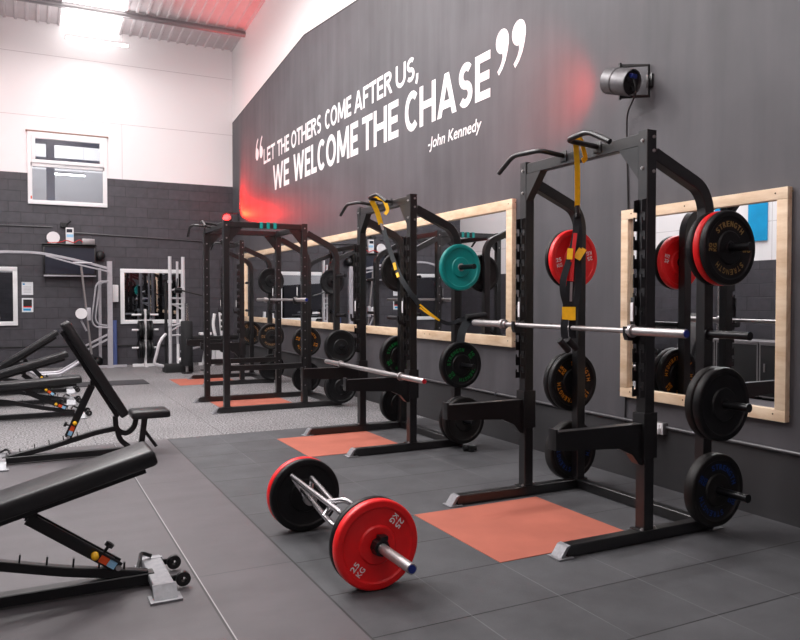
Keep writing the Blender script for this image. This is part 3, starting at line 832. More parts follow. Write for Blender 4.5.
plate('red 25 kg plate facing the camera on the near end of the trap bar', (TX, -.055, .226), 'red', .055, ang=-2, group=g)
plate('black plate behind the red one on the near end of the trap bar', (TX, .003, .226), 'black', .045, ang=10, group=g)
plate('black plate facing the camera on the far end of the trap bar', (TX, .985, .226), 'black', .045, ang=80, group=g)
plate('red plate mostly hidden on the far end of the trap bar', (TX, 1.033, .226), 'red', .055, ang=30, group=g)
spring_collar('black collar clamped against the near red plate of the trap bar', -.058, -1)
spring_collar('black collar behind the far plates of the trap bar', 1.092, 1)

# ------------------------------------------------------------------ suspension straps
def ribbon(b, pts, w, t, N, fr=.05):
    b.sq(pts, t, w, N, fr=fr, c=.0004); return b
st = thing('suspension_trainer', 'black and yellow suspension straps hanging straight down inside the nearest rack', 'straps', (0, 0, 0))
N = (-.64, -.77, 0)
b = MB(); ribbon(b, [(.785, .33, 2.40), (.84, .38, 2.28), (.885, .43, 2.10), (.90, .45, 2.03)], .034, .003, N)
ribbon(b, [(.785, .33, 2.40), (.79, .33, 2.436), (.83, .335, 2.436), (.87, .36, 2.385), (.90, .37, 2.33), (.87, .37, 2.31)], .034, .003, (0, 1, 0), .02)
obj('anchor_strap', b, 'yellow', st, label='yellow webbing anchor')
b = MB(); b.tube([(.90, .45, 2.04), (.905, .45, 1.97)], .016, 8); b.box((.885, .435, 1.96), (.925, .46, 1.99), .004)
obj('carabiner', b, 'gloss_black', st)
SX = .905; SY = .455
V = lambda dx, z, k=0: (SX+dx-.64*k, SY-.77*k, z)
for P_, w_ in (([V(0, 1.98), V(-.01, 1.86), V(-.05, 1.72), V(-.115, 1.56), V(-.115, 1.48), V(-.085, 1.40), V(-.075, 1.32)], .042),
               ([V(0, 1.98, .01), V(.02, 1.84, .01), V(.005, 1.70, .01), V(.015, 1.56, .01), V(.01, 1.46, .01), V(-.02, 1.38, .01), V(-.03, 1.31, .01)], .042),
               ([V(-.05, 1.55, .005), V(-.065, 1.45, .005), V(-.06, 1.30, .005)], .05)):
    obj('main_strap', ribbon(MB(), P_, w_, .006, N, .06), 'webbing', st)
obj('red_strap', ribbon(MB(), [V(-.015, 1.86, .02), V(-.035, 1.72, .02), V(-.045, 1.55, .02)], .024, .004, N), 'web_red', st, label='narrow red strap')
obj('grey_strap', ribbon(MB(), [V(-.045, 1.545, .02), V(-.05, 1.42, .02)], .016, .004, N), 'galvanised', st, label='narrow grey strap end')
for P_, w_ in (([V(-.055, 1.76, .025), V(-.062, 1.69, .025)], .036), ([V(.05, 1.765, .03), V(-.005, 1.695, .03)], .05)):
    obj('strap_tab', ribbon(MB(), P_, w_, .006, N), 'yellow', st, label='yellow fabric tab')
obj('strap_tab', ribbon(MB(), [V(-.065, 1.385, .03), V(-.065, 1.30, .03)], .085, .008, N, 0), 'yellow', st, label='wide yellow fabric tab')
for dx in (-.095, -.03):
    obj('foot_cradle', ribbon(MB(), [V(dx, 1.33, .01), V(dx-.01, 1.24, .01), V(dx, 1.18, .01)], .045, .006, N), 'webbing', st)
    obj('foam_grip', MB().tube([V(dx-.045, 1.175, .01), V(dx+.03, 1.12+dx*.2, .01)], .022, 14), 'foam', st)

st = thing('suspension_trainer', 'black and yellow suspension straps draped sideways across the second rack onto a storage horn', 'straps', (0, 0, 0))
A = (.74, 3.285, 2.40)
b = MB(); ribbon(b, [A, (.80, 3.285, 2.30), (.85, 3.30, 2.17)], .05, .003, N); ribbon(b, [(.76, 3.28, 2.43), (.85, 3.23, 2.41), (.88, 3.20, 2.30), (.85, 3.21, 2.26)], .035, .003, N, .03)
obj('anchor_strap', b, 'yellow', st, label='yellow webbing anchor')
b = MB(); b.tube([(.85, 3.30, 2.18), (.87, 3.285, 2.11)], .014, 8)
obj('carabiner', b, 'steel', st)
P = [(.87, 3.285, 2.13), (.86, 3.16, 1.96), (.86, 3.01, 1.76), (.86, 2.885, 1.63), (.90, 2.80, 1.51), (1.0, 2.76, 1.37)]
obj('main_strap', ribbon(MB(), P, .045, .006, N, .1), 'webbing', st)
obj('main_strap', ribbon(MB(), [(p[0]+.006, p[1]+.04, p[2]+.03) for p in P[1:]], .035, .005, N, .1), 'webbing', st)
for dz in (0, -.03): obj('strap_cord', ribbon(MB(), [(.99, 2.755, 1.385+dz), (1.08, 2.71, 1.30+dz*.6), (1.16, 2.68, 1.235)], .016, .004, N, .05), 'yellow', st, label='yellow cord')
for p, q in (((.845, 3.0, 1.78), (.848, 2.97, 1.71)), ((.845, 2.94, 1.68), (.847, 2.91, 1.64))):
    obj('strap_tab', MB().sq([p, q], .01, .03, N), 'yellow', st, label='yellow fabric tab')
b = MB()
ribbon(b, [(1.14, 2.69, 1.245), (1.26, 2.66, 1.195), (1.36, 2.63, 1.245), (1.44, 2.62, 1.262), (1.50, 2.62, 1.255)], .035, .008, N, .05)
obj('foot_cradle', b, 'webbing', st)
obj('foot_cradle', ribbon(MB(), [(1.47, 2.61, 1.262), (1.40, 2.60, 1.21), (1.35, 2.60, 1.12), (1.34, 2.60, 1.03)], .075, .01, N, .06), 'webbing', st)
obj('foam_grip', MB().tube([(1.40, 2.60, 1.265), (1.60, 2.57, 1.285)], .026, 14), 'foam', st)

# ------------------------------------------------------------------ benches
def bench(label, loc, ang, mirror=False, group='adjustable benches along the left side'):
    """u runs from the wheeled foot towards the seat end; ang = back pad angle in degrees"""
    r = thing('weight_bench', label, 'bench', loc, 0, group)
    sx = 1 if mirror else -1
    U = lambda u, y, z: (sx*u, y, z)
    a = math.radians(ang); hu, hz = .955, .335
    so = .07 if mirror else 0
    def P(d, h): return (hu-math.cos(a)*d-math.sin(a)*h*-1*-1, hz+math.sin(a)*d+math.cos(a)*h)   # along pad, above pad underside
    def Pu(d, h): return (hu-math.cos(a)*d+math.sin(a)*h*-1*-1*1, hz+math.sin(a)*d+math.cos(a)*h)
    Ny = (0, 1, 0)
    obj('base_beam', MB().sq([U(.02, 0, .04), U(1.2, 0, .04)], .07, .055, Ny), 'bench_frame', r)
    # wheeled foot
    b = MB().sq([U(.0, -.20, .045), U(.0, .24, .045)], .10, .035, (1, 0, 0)); 
    ft = obj('rear_foot', b, 'cap_metal', r, label='bare metal cross foot')
    for s_ in (-1, 1):
        b = MB(); b.box(U(-.075, s_*.235-.05, 0), U(.075, s_*.235+.05, .012), .003)
        b.prism([(-.19*1, .064), (-.21, .066), (-.265, .012), (-.19, .012)] if s_ < 0 else [(.19, .064), (.21, .066), (.265, .012), (.19, .012)], lambda u, v: (-.055, u, v), (.11, 0, 0))
        obj('end_cap', b, 'cap_metal', ft)
    for y in (-.12, .14):
        w = obj('wheel', MB().lathe([(y-.013, .012), (y-.015, .03), (y-.012, .036), (y+.012, .036), (y+.015, .03), (y+.013, .012)], 20, U(-.105, 0, .045), close=True), 'gloss_black', r)
        obj('wheel_bracket', MB().sq([U(-.03, y+.024, .045), U(-.11, y+.024, .045)], .006, .03, Ny), 'bench_frame', w)
    obj('front_foot', MB().sq([U(1.2, -.2, .04), U(1.2, .2, .04)], .06, .05, (1, 0, 0)), 'bench_frame', r)
    # lifting handle loop at the rear
    obj('carry_handle', MB().tube([U(.09, .04, .07), U(.07, .10, .10), U(.05, .20, .10), U(.0, .20, .075)], .010, 8, .03), 'bench_frame', r)
    # ladder rail with its notch pins
    rail = MB().sq([U(.05, 0, .055), U(.42, 0, .13), U(.78, 0, .225), U(.93, 0, .245), U(hu+.0, 0, .24), U(hu+.02, 0, .14), U(hu+.1, 0, .07)], .05, .045, Ny, fr=.07)
    rail = obj('ladder_rail', rail, 'bench_frame', r)
    for k in range(5):
        u = .16+k*.115; z = .072+(u-.05)*.235
        obj('notch_pin', MB().sq([U(u, 0, z-.005), U(u-.004, 0, z+.036)], .03, .008, Ny), 'bench_frame', rail)
    obj('seat_arm', MB().sq([U(hu-.015, 0, .36), U(hu-.01, 0, .24), U(hu+.07, 0, .185), U(hu+.15, 0, .24), U(hu+.17, 0, .345)], .045, .045, Ny, fr=.09), 'bench_frame', r)
    # back pad
    L0 = .99
    def padpoly(d0, d1, h0, h1, rr=.028):
        out = []
        for (cd, chh, st_) in ((d0+rr, h0+rr*.5, 180), (d1-rr, h0+rr*.5, 270), (d1-rr, h1-rr, 0), (d0+rr, h1-rr, 90)):
            ry = rr*.5 if chh < (h0+h1)/2 else rr
            for k in range(5):
                t = math.radians(st_+k*22.5); out.append((cd+rr*math.cos(t), chh+ry*math.sin(t)))
        return out
    def prof_pad(d0, d1, h0, h1, w, f, name, frm, m='vinyl'):
        b = MB(); n = 5
        outline = padpoly(d0, d1, h0, h1)
        cx_, ch_ = (d0+d1)/2, (h0+h1)/2
        rings = []
        for y, k in ((-w/2, .012), (-w/2+.006, .003), (-w/2+.016, 0), (w/2-.016, 0), (w/2-.006, .003), (w/2, .012)):
            ring = []
            for d, h_ in outline:
                dd = d-k*(1 if d > cx_ else -1); hh = h_-k*(1 if h_ > ch_ else -1)
                u, z = f(dd, hh); ring.append(b.bm.verts.new(U(u, y, z)))
            rings.append(ring)
        m_ = len(outline)
        for A_, B_ in zip(rings, rings[1:]):
            for j in range(m_): b.bm.faces.new((A_[j], A_[(j+1) % m_], B_[(j+1) % m_], B_[j]))
        b.bm.faces.new(rings[0]); b.bm.faces.new(rings[-1][::-1])
        return obj(name, b, m, r, smooth=50)
    fpad = lambda d, h: (hu-math.cos(a)*d-math.sin(a)*h*(-1)*(-1) if False else hu-math.cos(a)*d+math.sin(a)*h, hz+math.sin(a)*d+math.cos(a)*h)
    bp = prof_pad(.0, L0, .03, .112, .29, fpad, 'back_pad', r)
    b = MB()
    for y in (-.055, .055):
        q = [fpad(.02, .012), fpad(L0-.06, .012)]
        b.sq([U(q[0][0], y, q[0][1]), U(q[1][0], y, q[1][1])], .03, .035, Ny)
    q = fpad(.40, .006); b.box(U(q[0]-.03, -.04, q[1]-.03), U(q[0]+.03, .04, q[1]+.02))
    obj('pad_frame', b, 'bench_frame', r)
    # seat
    fs = lambda d, h: (d, h)
    prof_pad(1.00+so, 1.34+so, .335, .405, .30, fs, 'seat_pad', r)
    b = MB().sq([U(1.20, 0, .345), U(1.165, 0, .07)], .05, .05, Ny); b.sq([U(1.20, 0, .20), U(1.30, 0, .05)], .03, .03, Ny)
    obj('seat_post', b, 'bench_frame', r)
    # strut from the pad down to the ladder
    q0 = fpad(.38, -.025); best = None
    for k in range(200):
        u = .1+k*.004; z = .085+(u-.05)*.235
        d = math.hypot(u-q0[0], z-q0[1])
        if best is None or abs(d-.52) < best[0]:
            if u < q0[0]: best = (abs(d-.47), u, z)
    u1, z1 = best[1], best[2]
    b = MB()
    for y in (-.033, .033): b.sq([U(q0[0], y, q0[1]), U(u1, y, z1)], .010, .055, Ny)
    ln = Vector((u1-q0[0], z1-q0[1])); 
    m0 = q0[0]+ln.x*.08, q0[1]+ln.y*.08; m1 = q0[0]+ln.x*.93, q0[1]+ln.y*.93
    b.sq([U(m0[0], 0, m0[1]), U(m1[0], 0, m1[1])], .056, .04, Ny)
    s_ = obj('support_strut', b, 'bench_frame', r)
    def on(t): return q0[0]+ln.x*t, q0[1]+ln.y*t
    p = on(.72)
    obj('pull_pin', MB().tube([U(p[0], -.038, p[1]), U(p[0], -.065, p[1])], .018, 12).ball(U(p[0], -.068, p[1]), .017, 8), 'yellow', s_, label='yellow pull pin')
    p = on(.80); nrm = Vector((-ln.y, ln.x)).normalized()
    if nrm.y < 0: nrm = -nrm
    k1 = (p[0]+nrm.x*.075, p[1]+nrm.y*.075)
    obj('locking_knob', MB().tube([U(p[0], .0, p[1]), U(k1[0], .0, k1[1])], .008, 8).tube([U(p[0]+nrm.x*.055, 0, p[1]+nrm.y*.055), U(k1[0], 0, k1[1])], .022, 10), 'gloss_black', s_)
    pa, pb, pc = on(.78), on(.87), on(.955)
    obj('warning_label', MB().sq([U(pa[0], -.0395, pa[1]), U(pb[0], -.0395, pb[1])], .002, .034, Ny), 'orange', s_, label='orange sticker')
    obj('warning_label', MB().sq([U(pb[0], -.0395, pb[1]), U(pc[0], -.0395, pc[1])], .002, .034, Ny), 'label_blue', s_, label='pale blue sticker')
    p = on(.99)
    obj('pivot_bolt', MB().tube([U(p[0], -.042, p[1]), U(p[0], .042, p[1])], .014, 10), 'steel', s_)
    return r
bench('black adjustable bench closest to the camera, back pad slightly raised', (-1.71, .55, 0), 15.5)
bench('black adjustable bench with its back pad set steeply upright, seat to the right', (-2.50, 3.92, 0), 60, True)
bench('black adjustable bench with its back pad nearly flat, first one behind the upright bench', (-1.71, 6.55, 0), 3)
bench('black adjustable bench raised to a low incline, second one behind the upright bench', (-1.74, 7.85, 0), 16.5)
bench('farthest black adjustable bench, its back pad set to a medium incline', (-1.68, 9.15, 0), 33)

tag(obj('exercise_mat', MB().box((-1.75, 9.75, 0), (-.42, 10.45, .012), .003), 'thin_mat'), 'thin dark exercise mat lying on the speckled floor behind the benches', 'mat')
b = MB(); b.tube([(1.33, 2.83, .03), (1.45, 2.80, .03)], .028, 8); b.box((1.36, 2.76, 0), (1.41, 2.84, .05), .004)
o = tag(obj('bar_collar', b, 'gloss_black'), 'small black bar clamp dropped on the floor below the second rack', 'collar')
o.location = (.05, -.22, 0)

# ------------------------------------------------------------------ far wall things
tv = thing('television', 'black wall mounted television on the far block wall', 'television', (-1.43, FY, 1.9))
obj('screen', MB().box((-.47, -.17, .06), (.47, -.165, .6)), 'tv_screen', tv, smooth=0)
b = MB(); frame_boxes(b, -.5, .5, .02, .64, .03, -.18, -.08, .003); b.box((-.48, -.16, .04), (.48, -.08, .62)); b.box((-.1, -.08, .2), (.1, -.004, .45))
obj('bezel', b, 'gloss_black', tv)
obj('sound_bar', MB().box((-.5, -.21, .0), (.5, -.185, .03), .004), 'silver_paint', tv, label='pale grey bar along the bottom edge')
b = MB().box((-1.95, FY-.24, 2.56), (-.92, FY, 2.58), .003)
tag(obj('wall_shelf', b, 'powder_black'), 'thin black shelf on the far wall directly over the television', 'shelf')
b = MB().lathe([(0, 0), (0, .125), (.025, .125), (.03, .11), (.03, 0)], 32, (-1.74, FY-.10, 2.706))
tag(obj('white_disc', b, 'white_paint'), 'round white dish standing on the shelf over the television', 'dish')
dv = thing('control_box', 'small white and blue box in the middle of the shelf over the television', 'box', (-1.43, FY-.12, 2.58))
obj('casing', MB().box((-.075, -.05, 0), (.075, .05, .34), .008), 'white_paint', dv)
obj('blue_label', MB().box((-.06, -.053, .14), (.07, -.05, .20)), 'label_blue', dv, smooth=0, label='blue label')
obj('display', MB().box((-.06, -.053, .24), (.05, -.05, .31)), 'tv_screen', dv, smooth=0)
tag(obj('router_box', MB().box((-1.2, FY-.2, 2.58), (-.95, FY-.03, 2.70), .01), 'galvanised'), 'grey router box at the right end of the shelf over the television', 'box')
tag(obj('red_cable', MB().tube(fillet([(-1.85, FY-.18, 2.59), (-1.6, FY-.19, 2.61), (-1.5, FY-.18, 2.66), (-1.35, FY-.19, 2.60), (-1.25, FY-.2, 2.68), (-1.18, FY-.22, 2.62)], .05), .008, 6), 'web_red'), 'loose red cable along the shelf over the television', 'cable')
tag(obj('wall_camera', MB().box((-1.60, FY-.08, 2.93), (-1.46, FY, 3.03), .008).tube([(-1.50, FY-.06, 2.97), (-1.40, FY-.12, 3.06)], .015, 8), 'matte_black'), 'black camera bracket on the far wall above the television shelf', 'camera')
for z0, z1, lab, kind in ((1.52, 1.785, 'white printed notice, upper of the two on the far block wall', 0), (1.165, 1.455, 'notice with a black and red picture, lower of the two on the far block wall', 1)):
    p = thing('wall_notice', lab, 'notice', (-2.23, FY, z0)); h = z1-z0
    obj('sheet', MB().box((-.105, -.008, 0), (.105, -.001, h)), 'paper', p, smooth=0)
    if kind:
        obj('picture', MB().box((-.08, -.0095, .12), (.08, -.008, h-.03)), 'matte_black', p, smooth=0)
        obj('picture', MB().box((-.08, -.0095, .095), (.08, -.008, .125)), 'web_red', p, smooth=0, label='red band'); obj('picture', MB().box((-.08, -.0095, .03), (.06, -.008, .075)), 'banner_blue', p, smooth=0, label='blue band')
    else:
        obj('picture', MB().box((-.085, -.0095, h-.06), (-.045, -.008, h-.03)), 'banner_blue', p, smooth=0, label='small blue emblem')
        b = MB()
        for k in range(5): b.box((-.07, -.0095, .05+k*.028), (.07, -.008, .056+k*.028))
        obj('printed_lines', b, 'galvanised', p, smooth=0)
tag(obj('soap_dispenser', MB().box((-.60, FY-.11, 1.37), (-.48, FY, 1.74), .02), 'white_pvc'), 'white plastic dispenser on the far wall beside the cable machine post', 'dispenser')
tag(obj('foam_roller', MB().tube([(-.575, FY-.15, 0), (-.575, FY-.12, .98)], .055, 16), 'foam_blue'), 'tall blue foam roller leaning against the far wall', 'foam roller')

# cable machine, silver
cm = thing('cable_machine', 'silver cable machine with a long arched top tube at the far left', 'exercise machine', (-.70, 13.2, 0))
S = 'silver_paint'
obj('upright', MB().sq([(0, 0, .02), (0, 0, 2.22)], .10, .085, (1, 0, 0)).box((-.07, -.07, 0), (.07, .07, .02)), S, cm)
obj('upright', MB().sq([(-.17, .28, .02), (-.17, .28, 2.08)], .06, .05, (1, 0, 0)), S, cm)
obj('base_beam', MB().sq([(-.55, .0, .03), (.32, .0, .03)], .06, .05, (0, 1, 0)), S, cm)
obj('arched_tube', MB().sq([(-.02, 0, 2.07), (-.60, -.02, 2.22), (-1.30, -.05, 2.36), (-2.0, -.1, 2.36), (-2.3, -.1, 2.30), (-3.1, -.1, 1.9)], .055, .05, (0, 1, 0), fr=.25), S, cm)
obj('arched_tube', MB().sq([(-.02, -.12, 2.00), (-.6, -.14, 2.13), (-1.2, -.15, 2.30)], .035, .03, (0, 1, 0), fr=.2), S, cm)
obj('guide_loop', MB().tube([(-.02, -.05, 1.80), (-.20, -.05, 1.80), (-.27, -.05, 1.72), (-.36, -.05, 1.0), (-.30, -.05, .86), (-.02, -.05, .84)], .017, 10, .08), S, cm)
obj('guide_loop', MB().tube([(-.02, .05, 1.78), (-.14, .05, 1.78), (-.20, .05, 1.70), (-.28, .05, 1.02), (-.22, .05, .90), (-.02, .05, .88)], .017, 10, .08), S, cm)
for dz in (0, -.10): obj('brace', MB().sq([(-.04, 0, .70+dz), (-.62, -.02, .40+dz)], .05, .04, (0, 1, 0)), S, cm)
obj('cable_rod', MB().tube([(-.55, -.1, 2.10), (-.37, -.1, .3)], .022, 10), 'steel', cm)
obj('pull_bar', MB().tube([(-.70, -.1, 2.17), (-.34, -.1, 2.17)], .018, 10), S, cm)
obj('pulley_wheel', MB().lathe([(-.2, 0), (-.2, .11), (-.14, .11), (-.14, 0)], 24, (-.56, 0, 1.14)), 'white_paint', cm)
obj('pulley_block', MB().box((-.46, -.2, 1.0), (-.38, -.1, 1.26), .01).tube([(-.56, -.1, 1.0), (-.46, -.1, .78)], .02, 8), S, cm)
tag(obj('medicine_ball', MB().ball((-.93, 13.45, .115), .115, 14), 'rubber_black'), 'black medicine ball on the floor at the cable machine', 'ball')
tag(obj('wall_speaker', MB().ball((-.84, FY-.1, 2.36), .10, 12).box((-.87, FY-.08, 2.30), (-.81, FY, 2.36)), 'matte_black'), 'round black speaker on the far wall above the silver post', 'speaker')
# low silver frame behind the benches
b = MB().tube([(-2.4, 10.9, .28), (-2.1, 10.9, .12), (-1.75, 10.9, .12), (-1.45, 10.95, .30), (-1.35, 11.0, .45)], .026, 10, .08)
b.tube([(-2.4, 11.3, .28), (-2.1, 11.3, .12), (-1.75, 11.3, .12), (-1.45, 11.3, .30), (-1.35, 11.0, .45)], .026, 10, .08)
b.sq([(-2.1, 10.9, .03), (-2.1, 11.3, .03)], .05, .05, (1, 0, 0)); b.sq([(-1.75, 10.9, .03), (-1.75, 11.3, .03)], .05, .05, (1, 0, 0))
for x in (-2.1, -1.75):
    for y in (10.9, 11.3): b.sq([(x, y, .03), (x, y, .13)], .04, .04, (1, 0, 0))
cf = thing('cable_row_frame', 'low silver tubular frame on the floor behind the benches', 'exercise machine', (-1.9, 11.1, 0))
o = obj('tube_frame', b, S, cf, loc=(1.9, -11.1, 0))
b = MB().box((-.62, -.17, .30), (-.18, .17, .37), .02)
obj('seat_pad', b, 'vinyl', cf); obj('seat_post', MB().sq([(-.4, 0, .3), (-.4, 0, .0)], .06, .06, (1, 0, 0)), S, cf)

# weight tree
wt = thing('weight_tree', 'silver weight tree loaded with black plates below the far white framed window', 'weight stand', (0, 13.2, 0))
obj('pole', MB().sq([(0, 0, .03), (0, 0, 1.22)], .05, .05, (1, 0, 0)), 'white_paint', wt)
obj('base_beam', MB().sq([(-.26, 0, .03), (.26, 0, .03)], .06, .06, (0, 1, 0)).sq([(0, -.2, .03), (0, .2, .03)], .06, .06, (1, 0, 0)), 'white_paint', wt)
for z in (1.1, .78, .40):
    for s_ in (-1, 1): obj('storage_horn', MB().cyl((s_*.02, 0, z), (s_*.27, 0, z), .022, 12), 'white_paint', wt)
for z, rr, n in ((.78, .2, 2), (.38, .215, 2), (1.1, .10, 1)):
    for s_ in (-1, 1):
        for k in range(n):
            x = s_*(.03+k*.06)
            hgt = {.78: 'middle', .38: 'lowest', 1.1: 'top'}[z]; sd = 'left' if s_ < 0 else 'right'; io = 'inner' if k == 0 else 'outer'
            zc = z-.001
            b = MB().lathe([(x, .024), (x, rr*.4), (x+s_*.006, rr*.45), (x+s_*.006, rr*.8), (x, rr*.9), (x+s_*.005, rr), (x+s_*.05, rr), (x+s_*.055, rr*.9), (x+s_*.05, .024)], 32, (0, 13.2, zc), 'x', close=True)
            tag(obj('weight_plate', b, 'rubber_black'), '%s black plate on the %s arm of the weight tree, %s side' % (io, hgt, sd) if n > 1 else 'small black plate on the top arm of the weight tree, %s side' % sd, 'weight plate', 'plates on the weight tree')

# multi station with silver guide rods
ms = thing('pulley_tower', 'silver pulley tower with tall guide rods standing on a black box base', 'exercise machine', (.40, 11.7, 0))
b = MB().box((-.27, -.17, 0), (.27, .17, .17), .008); obj('weight_box', b, 'matte_black', ms)
obj('upright', MB().tube([(-.14, 0, .17), (-.14, 0, 2.27)], .034, 14), 'bright_tube', ms)
obj('upright', MB().tube([(.13, .1, .17), (.13, .1, 2.27)], .034, 14), 'bright_tube', ms)
obj('upright', MB().tube([(.03, .16, .17), (.03, .16, 2.18)], .026, 12), 'bright_tube', ms)
obj('upright', MB().tube([(-.20, .12, .17), (-.20, .12, 1.75)], .030, 12), 'powder_black', ms)
for z in (1.33, 1.45, .72, .9, 1.6): obj('crosspiece', MB().tube([(-.14, 0, z), (.13, .1, z+(.06 if z in (.9, 1.6) else 0))], .018, 8), 'bright_tube', ms)
obj('brace', MB().tube([(-.14, .02, 1.36), (.13, .1, 1.22)], .016, 8), 'bright_tube', ms); obj('brace', MB().tube([(-.14, .02, .80), (.13, .1, .95)], .016, 8), 'bright_tube', ms)
for z in (.9, 1.75): obj('guide_collar', MB().tube([(-.14, 0, z), (-.14, 0, z+.05)], .045, 14), 'bright_tube', ms)
obj('pulley_carriage', MB().box((-.05, -.02, 1.55), (.09, .12, 1.66), .02).tube([(.0, .05, 1.66), (.03, .15, 1.85)], .014, 8), 'hub_black', ms)
obj('pull_arm', MB().tube([(-.03, -.05, 1.63), (.46, -.12, 1.50)], .016, 8), 'gloss_black', ms)
obj('front_leg', MB().tube([(-.20, .12, .75), (-.34, .0, .62), (-.42, -.02, .3), (-.46, -.02, .17), (-.27, -.02, .12)], .03, 10, .12), 'bright_tube', ms)
obj('seat_bracket', MB().tube([(-.0, -.05, .17), (.0, -.05, .55)], .025, 10).ball((.1, -.06, .235), .085, 8, (1.2, .8, .7)), 'white_paint', ms)
bb = thing('padded_column', 'dark grey padded cylinder on a silver rod beside the pulley tower', 'pad', (.50, 11.3, 0))
obj('pad', MB().lathe([(.15, 0), (.15, .10), (.17, .112), (.99, .112), (1.01, .10), (1.01, 0)], 28, ax='z'), 'foam', bb)
obj('rod', MB().tube([(0, 0, .015), (0, 0, .15)], .03, 14), 'steel', bb); obj('rod', MB().tube([(0, 0, 1.01), (0, 0, 1.36)], .034, 14), 'chrome', bb)
obj('base_disc', MB().lathe([(0, 0), (0, .10), (.02, .10), (.03, 0)], 24, ax='z'), 'rubber_black', bb)
tag(obj('black_pole', MB().tube([(.93, 11.75, 0), (.93, 11.75, 1.95)], .016, 8).box((.86, 11.68, 0), (1.0, 11.82, .015), .003), 'matte_black'), 'thin black pole standing right of the padded cylinder', 'pole')

# leg machine behind the racks
lm = thing('leg_machine', 'white framed leg machine against the far wall behind the racks', 'exercise machine', (1.5, 12.9, 0))
obj('curved_frame', MB().tube([(-.12, -.1, 1.12), (-.16, -.1, .9), (-.10, -.1, .58), (.05, -.1, .45), (.25, -.1, .47)], .035, 12, .15), 'white_paint', lm)
obj('upright', MB().sq([(.10, 0, .03), (.02, 0, 1.15)], .06, .06, (0, 1, 0)), 'white_paint', lm)
obj('upright', MB().sq([(-.14, 0, .03), (-.12, 0, .55)], .06, .06, (0, 1, 0)), 'white_paint', lm)
obj('base_beam', MB().sq([(-.45, 0, .03), (.42, 0, .03)], .07, .06, (0, 1, 0)), 'white_paint', lm)
obj('brace', MB().tube([(-.85, -.1, .32), (-.4, -.1, .42), (-.1, -.1, .44)], .025, 10), S, lm)
obj('cover', MB().prism([(-.38, .03), (-.33, .36), (-.26, .40), (-.20, .03)], lambda u, v: (u, -.12, v), (0, .14, 0)), 'white_paint', lm)
obj('cover', MB().prism([(-.12, .03), (-.10, .36), (.02, .38), (.06, .03)], lambda u, v: (u, -.18, v), (0, .14, 0)), 'white_paint', lm)
obj('headrest', MB().box((-.45, -.2, .66), (-.20, 0, .72), .02), 'white_pvc', lm)
obj('seat_pad', MB().box((-.7, -.22, .55), (.4, .12, .64), .02), 'vinyl', lm)

# ------------------------------------------------------------------ left side of the room (seen in the mirrors)
for k, (y0, y1, z0, z1) in enumerate(((4.50, 4.85, 2.36, 3.9), (5.15, 5.5, 2.36, 3.9))):
    tag(obj('hanging_banner', MB().box((LX+.01, y0, z0), (LX+.02, y1, z1)), 'banner_blue', smooth=0), ('bright blue banner high on the left wall, the nearer one in the mirror', 'bright blue banner high on the left wall, the farther one in the mirror')[k], 'banner', 'blue banners on the left wall')
def cabinet(label, y, w):
    r = thing('storage_cabinet', label, 'cabinet', (-3.0, y, 0))
    obj('body', MB().box((-.5, 0, .04), (0, w, .80), .004), 'matte_black', r)
    b = MB()
    for (a, c) in (((0, 0, .04), (.006, w, .06)), ((0, 0, .78), (.006, w, .80)), ((0, 0, .06), (.006, .02, .78)), ((0, w-.02, .06), (.006, w, .78))): b.box(a, c)
    obj('edge_trim', b, 'galvanised', r); obj('top', MB().box((-.51, -.005, .80), (.01, w+.005, .83), .003), 'galvanised', r)
    obj('plinth', MB().box((-.47, .03, 0), (-.03, w-.03, .04)), 'matte_black', r)
    obj('door_handle', MB().box((.006, w-.1, .40), (.02, w-.08, .52), .003), 'galvanised', r)
cabinet('black storage cabinet with silver edging, nearest in the mirror reflection', 3.05, .72)
cabinet('black storage cabinet with silver edging, middle one in the mirror reflection', 3.79, .72)
cabinet('black storage cabinet with silver edging, farthest in the mirror reflection', 4.53, .60)
dr = thing('dumbbell_rack', 'two tier black dumbbell rack against the left wall', 'rack', (-3.85, 6.7, 0))
for y in (-1.1, 0, 1.1): obj('rack_upright', MB().sq([(.15, y, 0), (.0, y, 1.0)], .06, .06, (0, 1, 0)).sq([(-.2, y, .03), (.3, y, .03)], .06, .06, (0, 1, 0)), 'powder_black', dr)
for z, x in ((.42, .16), (.86, .06)): obj('tray', MB().box((x-.16, -1.2, z), (x+.16, 1.2, z+.03), .003), 'powder_black', dr)
db0 = None
for z, x in ((.45, .16), (.89, .06)):
    for k in range(8):
        if db0 is None:
            db0 = thing('dumbbell', '', 'dumbbell')
            obj('handle', MB().cyl((-.07, 0, .055), (.07, 0, .055), .015, 10), 'chrome', db0)
            for s_ in (-1, 1): obj('head', MB().lathe([(s_*.06, 0), (s_*.06, .05), (s_*.07, .055), (s_*.13, .055), (s_*.14, .05), (s_*.14, 0)], 20, (0, 0, .055), 'x'), 'rubber_black', db0)
            d = db0
        else: d = clone(db0)
        place(d, 'black round dumbbell on the %s tier of the rack by the left wall' % ('upper' if z > .6 else 'lower'), (-3.85+x, 6.7-1.05+k*.3, z), group='dumbbells on the %s tier' % ('upper' if z > .6 else 'lower'))
ct = thing('cable_tower', 'silver twin column cable tower by the left wall beside the black cabinets', 'exercise machine', (-3.82, 5.27, 0))
for y in (-.12, .12): obj('upright', MB().tube([(0, y, 0.02), (0, y, 2.2)], .035, 12), 'chrome', ct)
obj('base_plate', MB().box((-.3, -.2, 0), (.3, .2, .03), .003), S, ct); obj('head_plate', MB().box((-.1, -.2, 2.2), (.1, .2, 2.26), .003), S, ct)
obj('weight_stack', MB().box((-.2, -.1, .03), (-.08, .1, .7), .003), 'matte_black', ct)
ct2 = clone(ct); place(ct2, 'second silver twin column cable tower farther along the left wall', (-3.6, 8.9, 0))

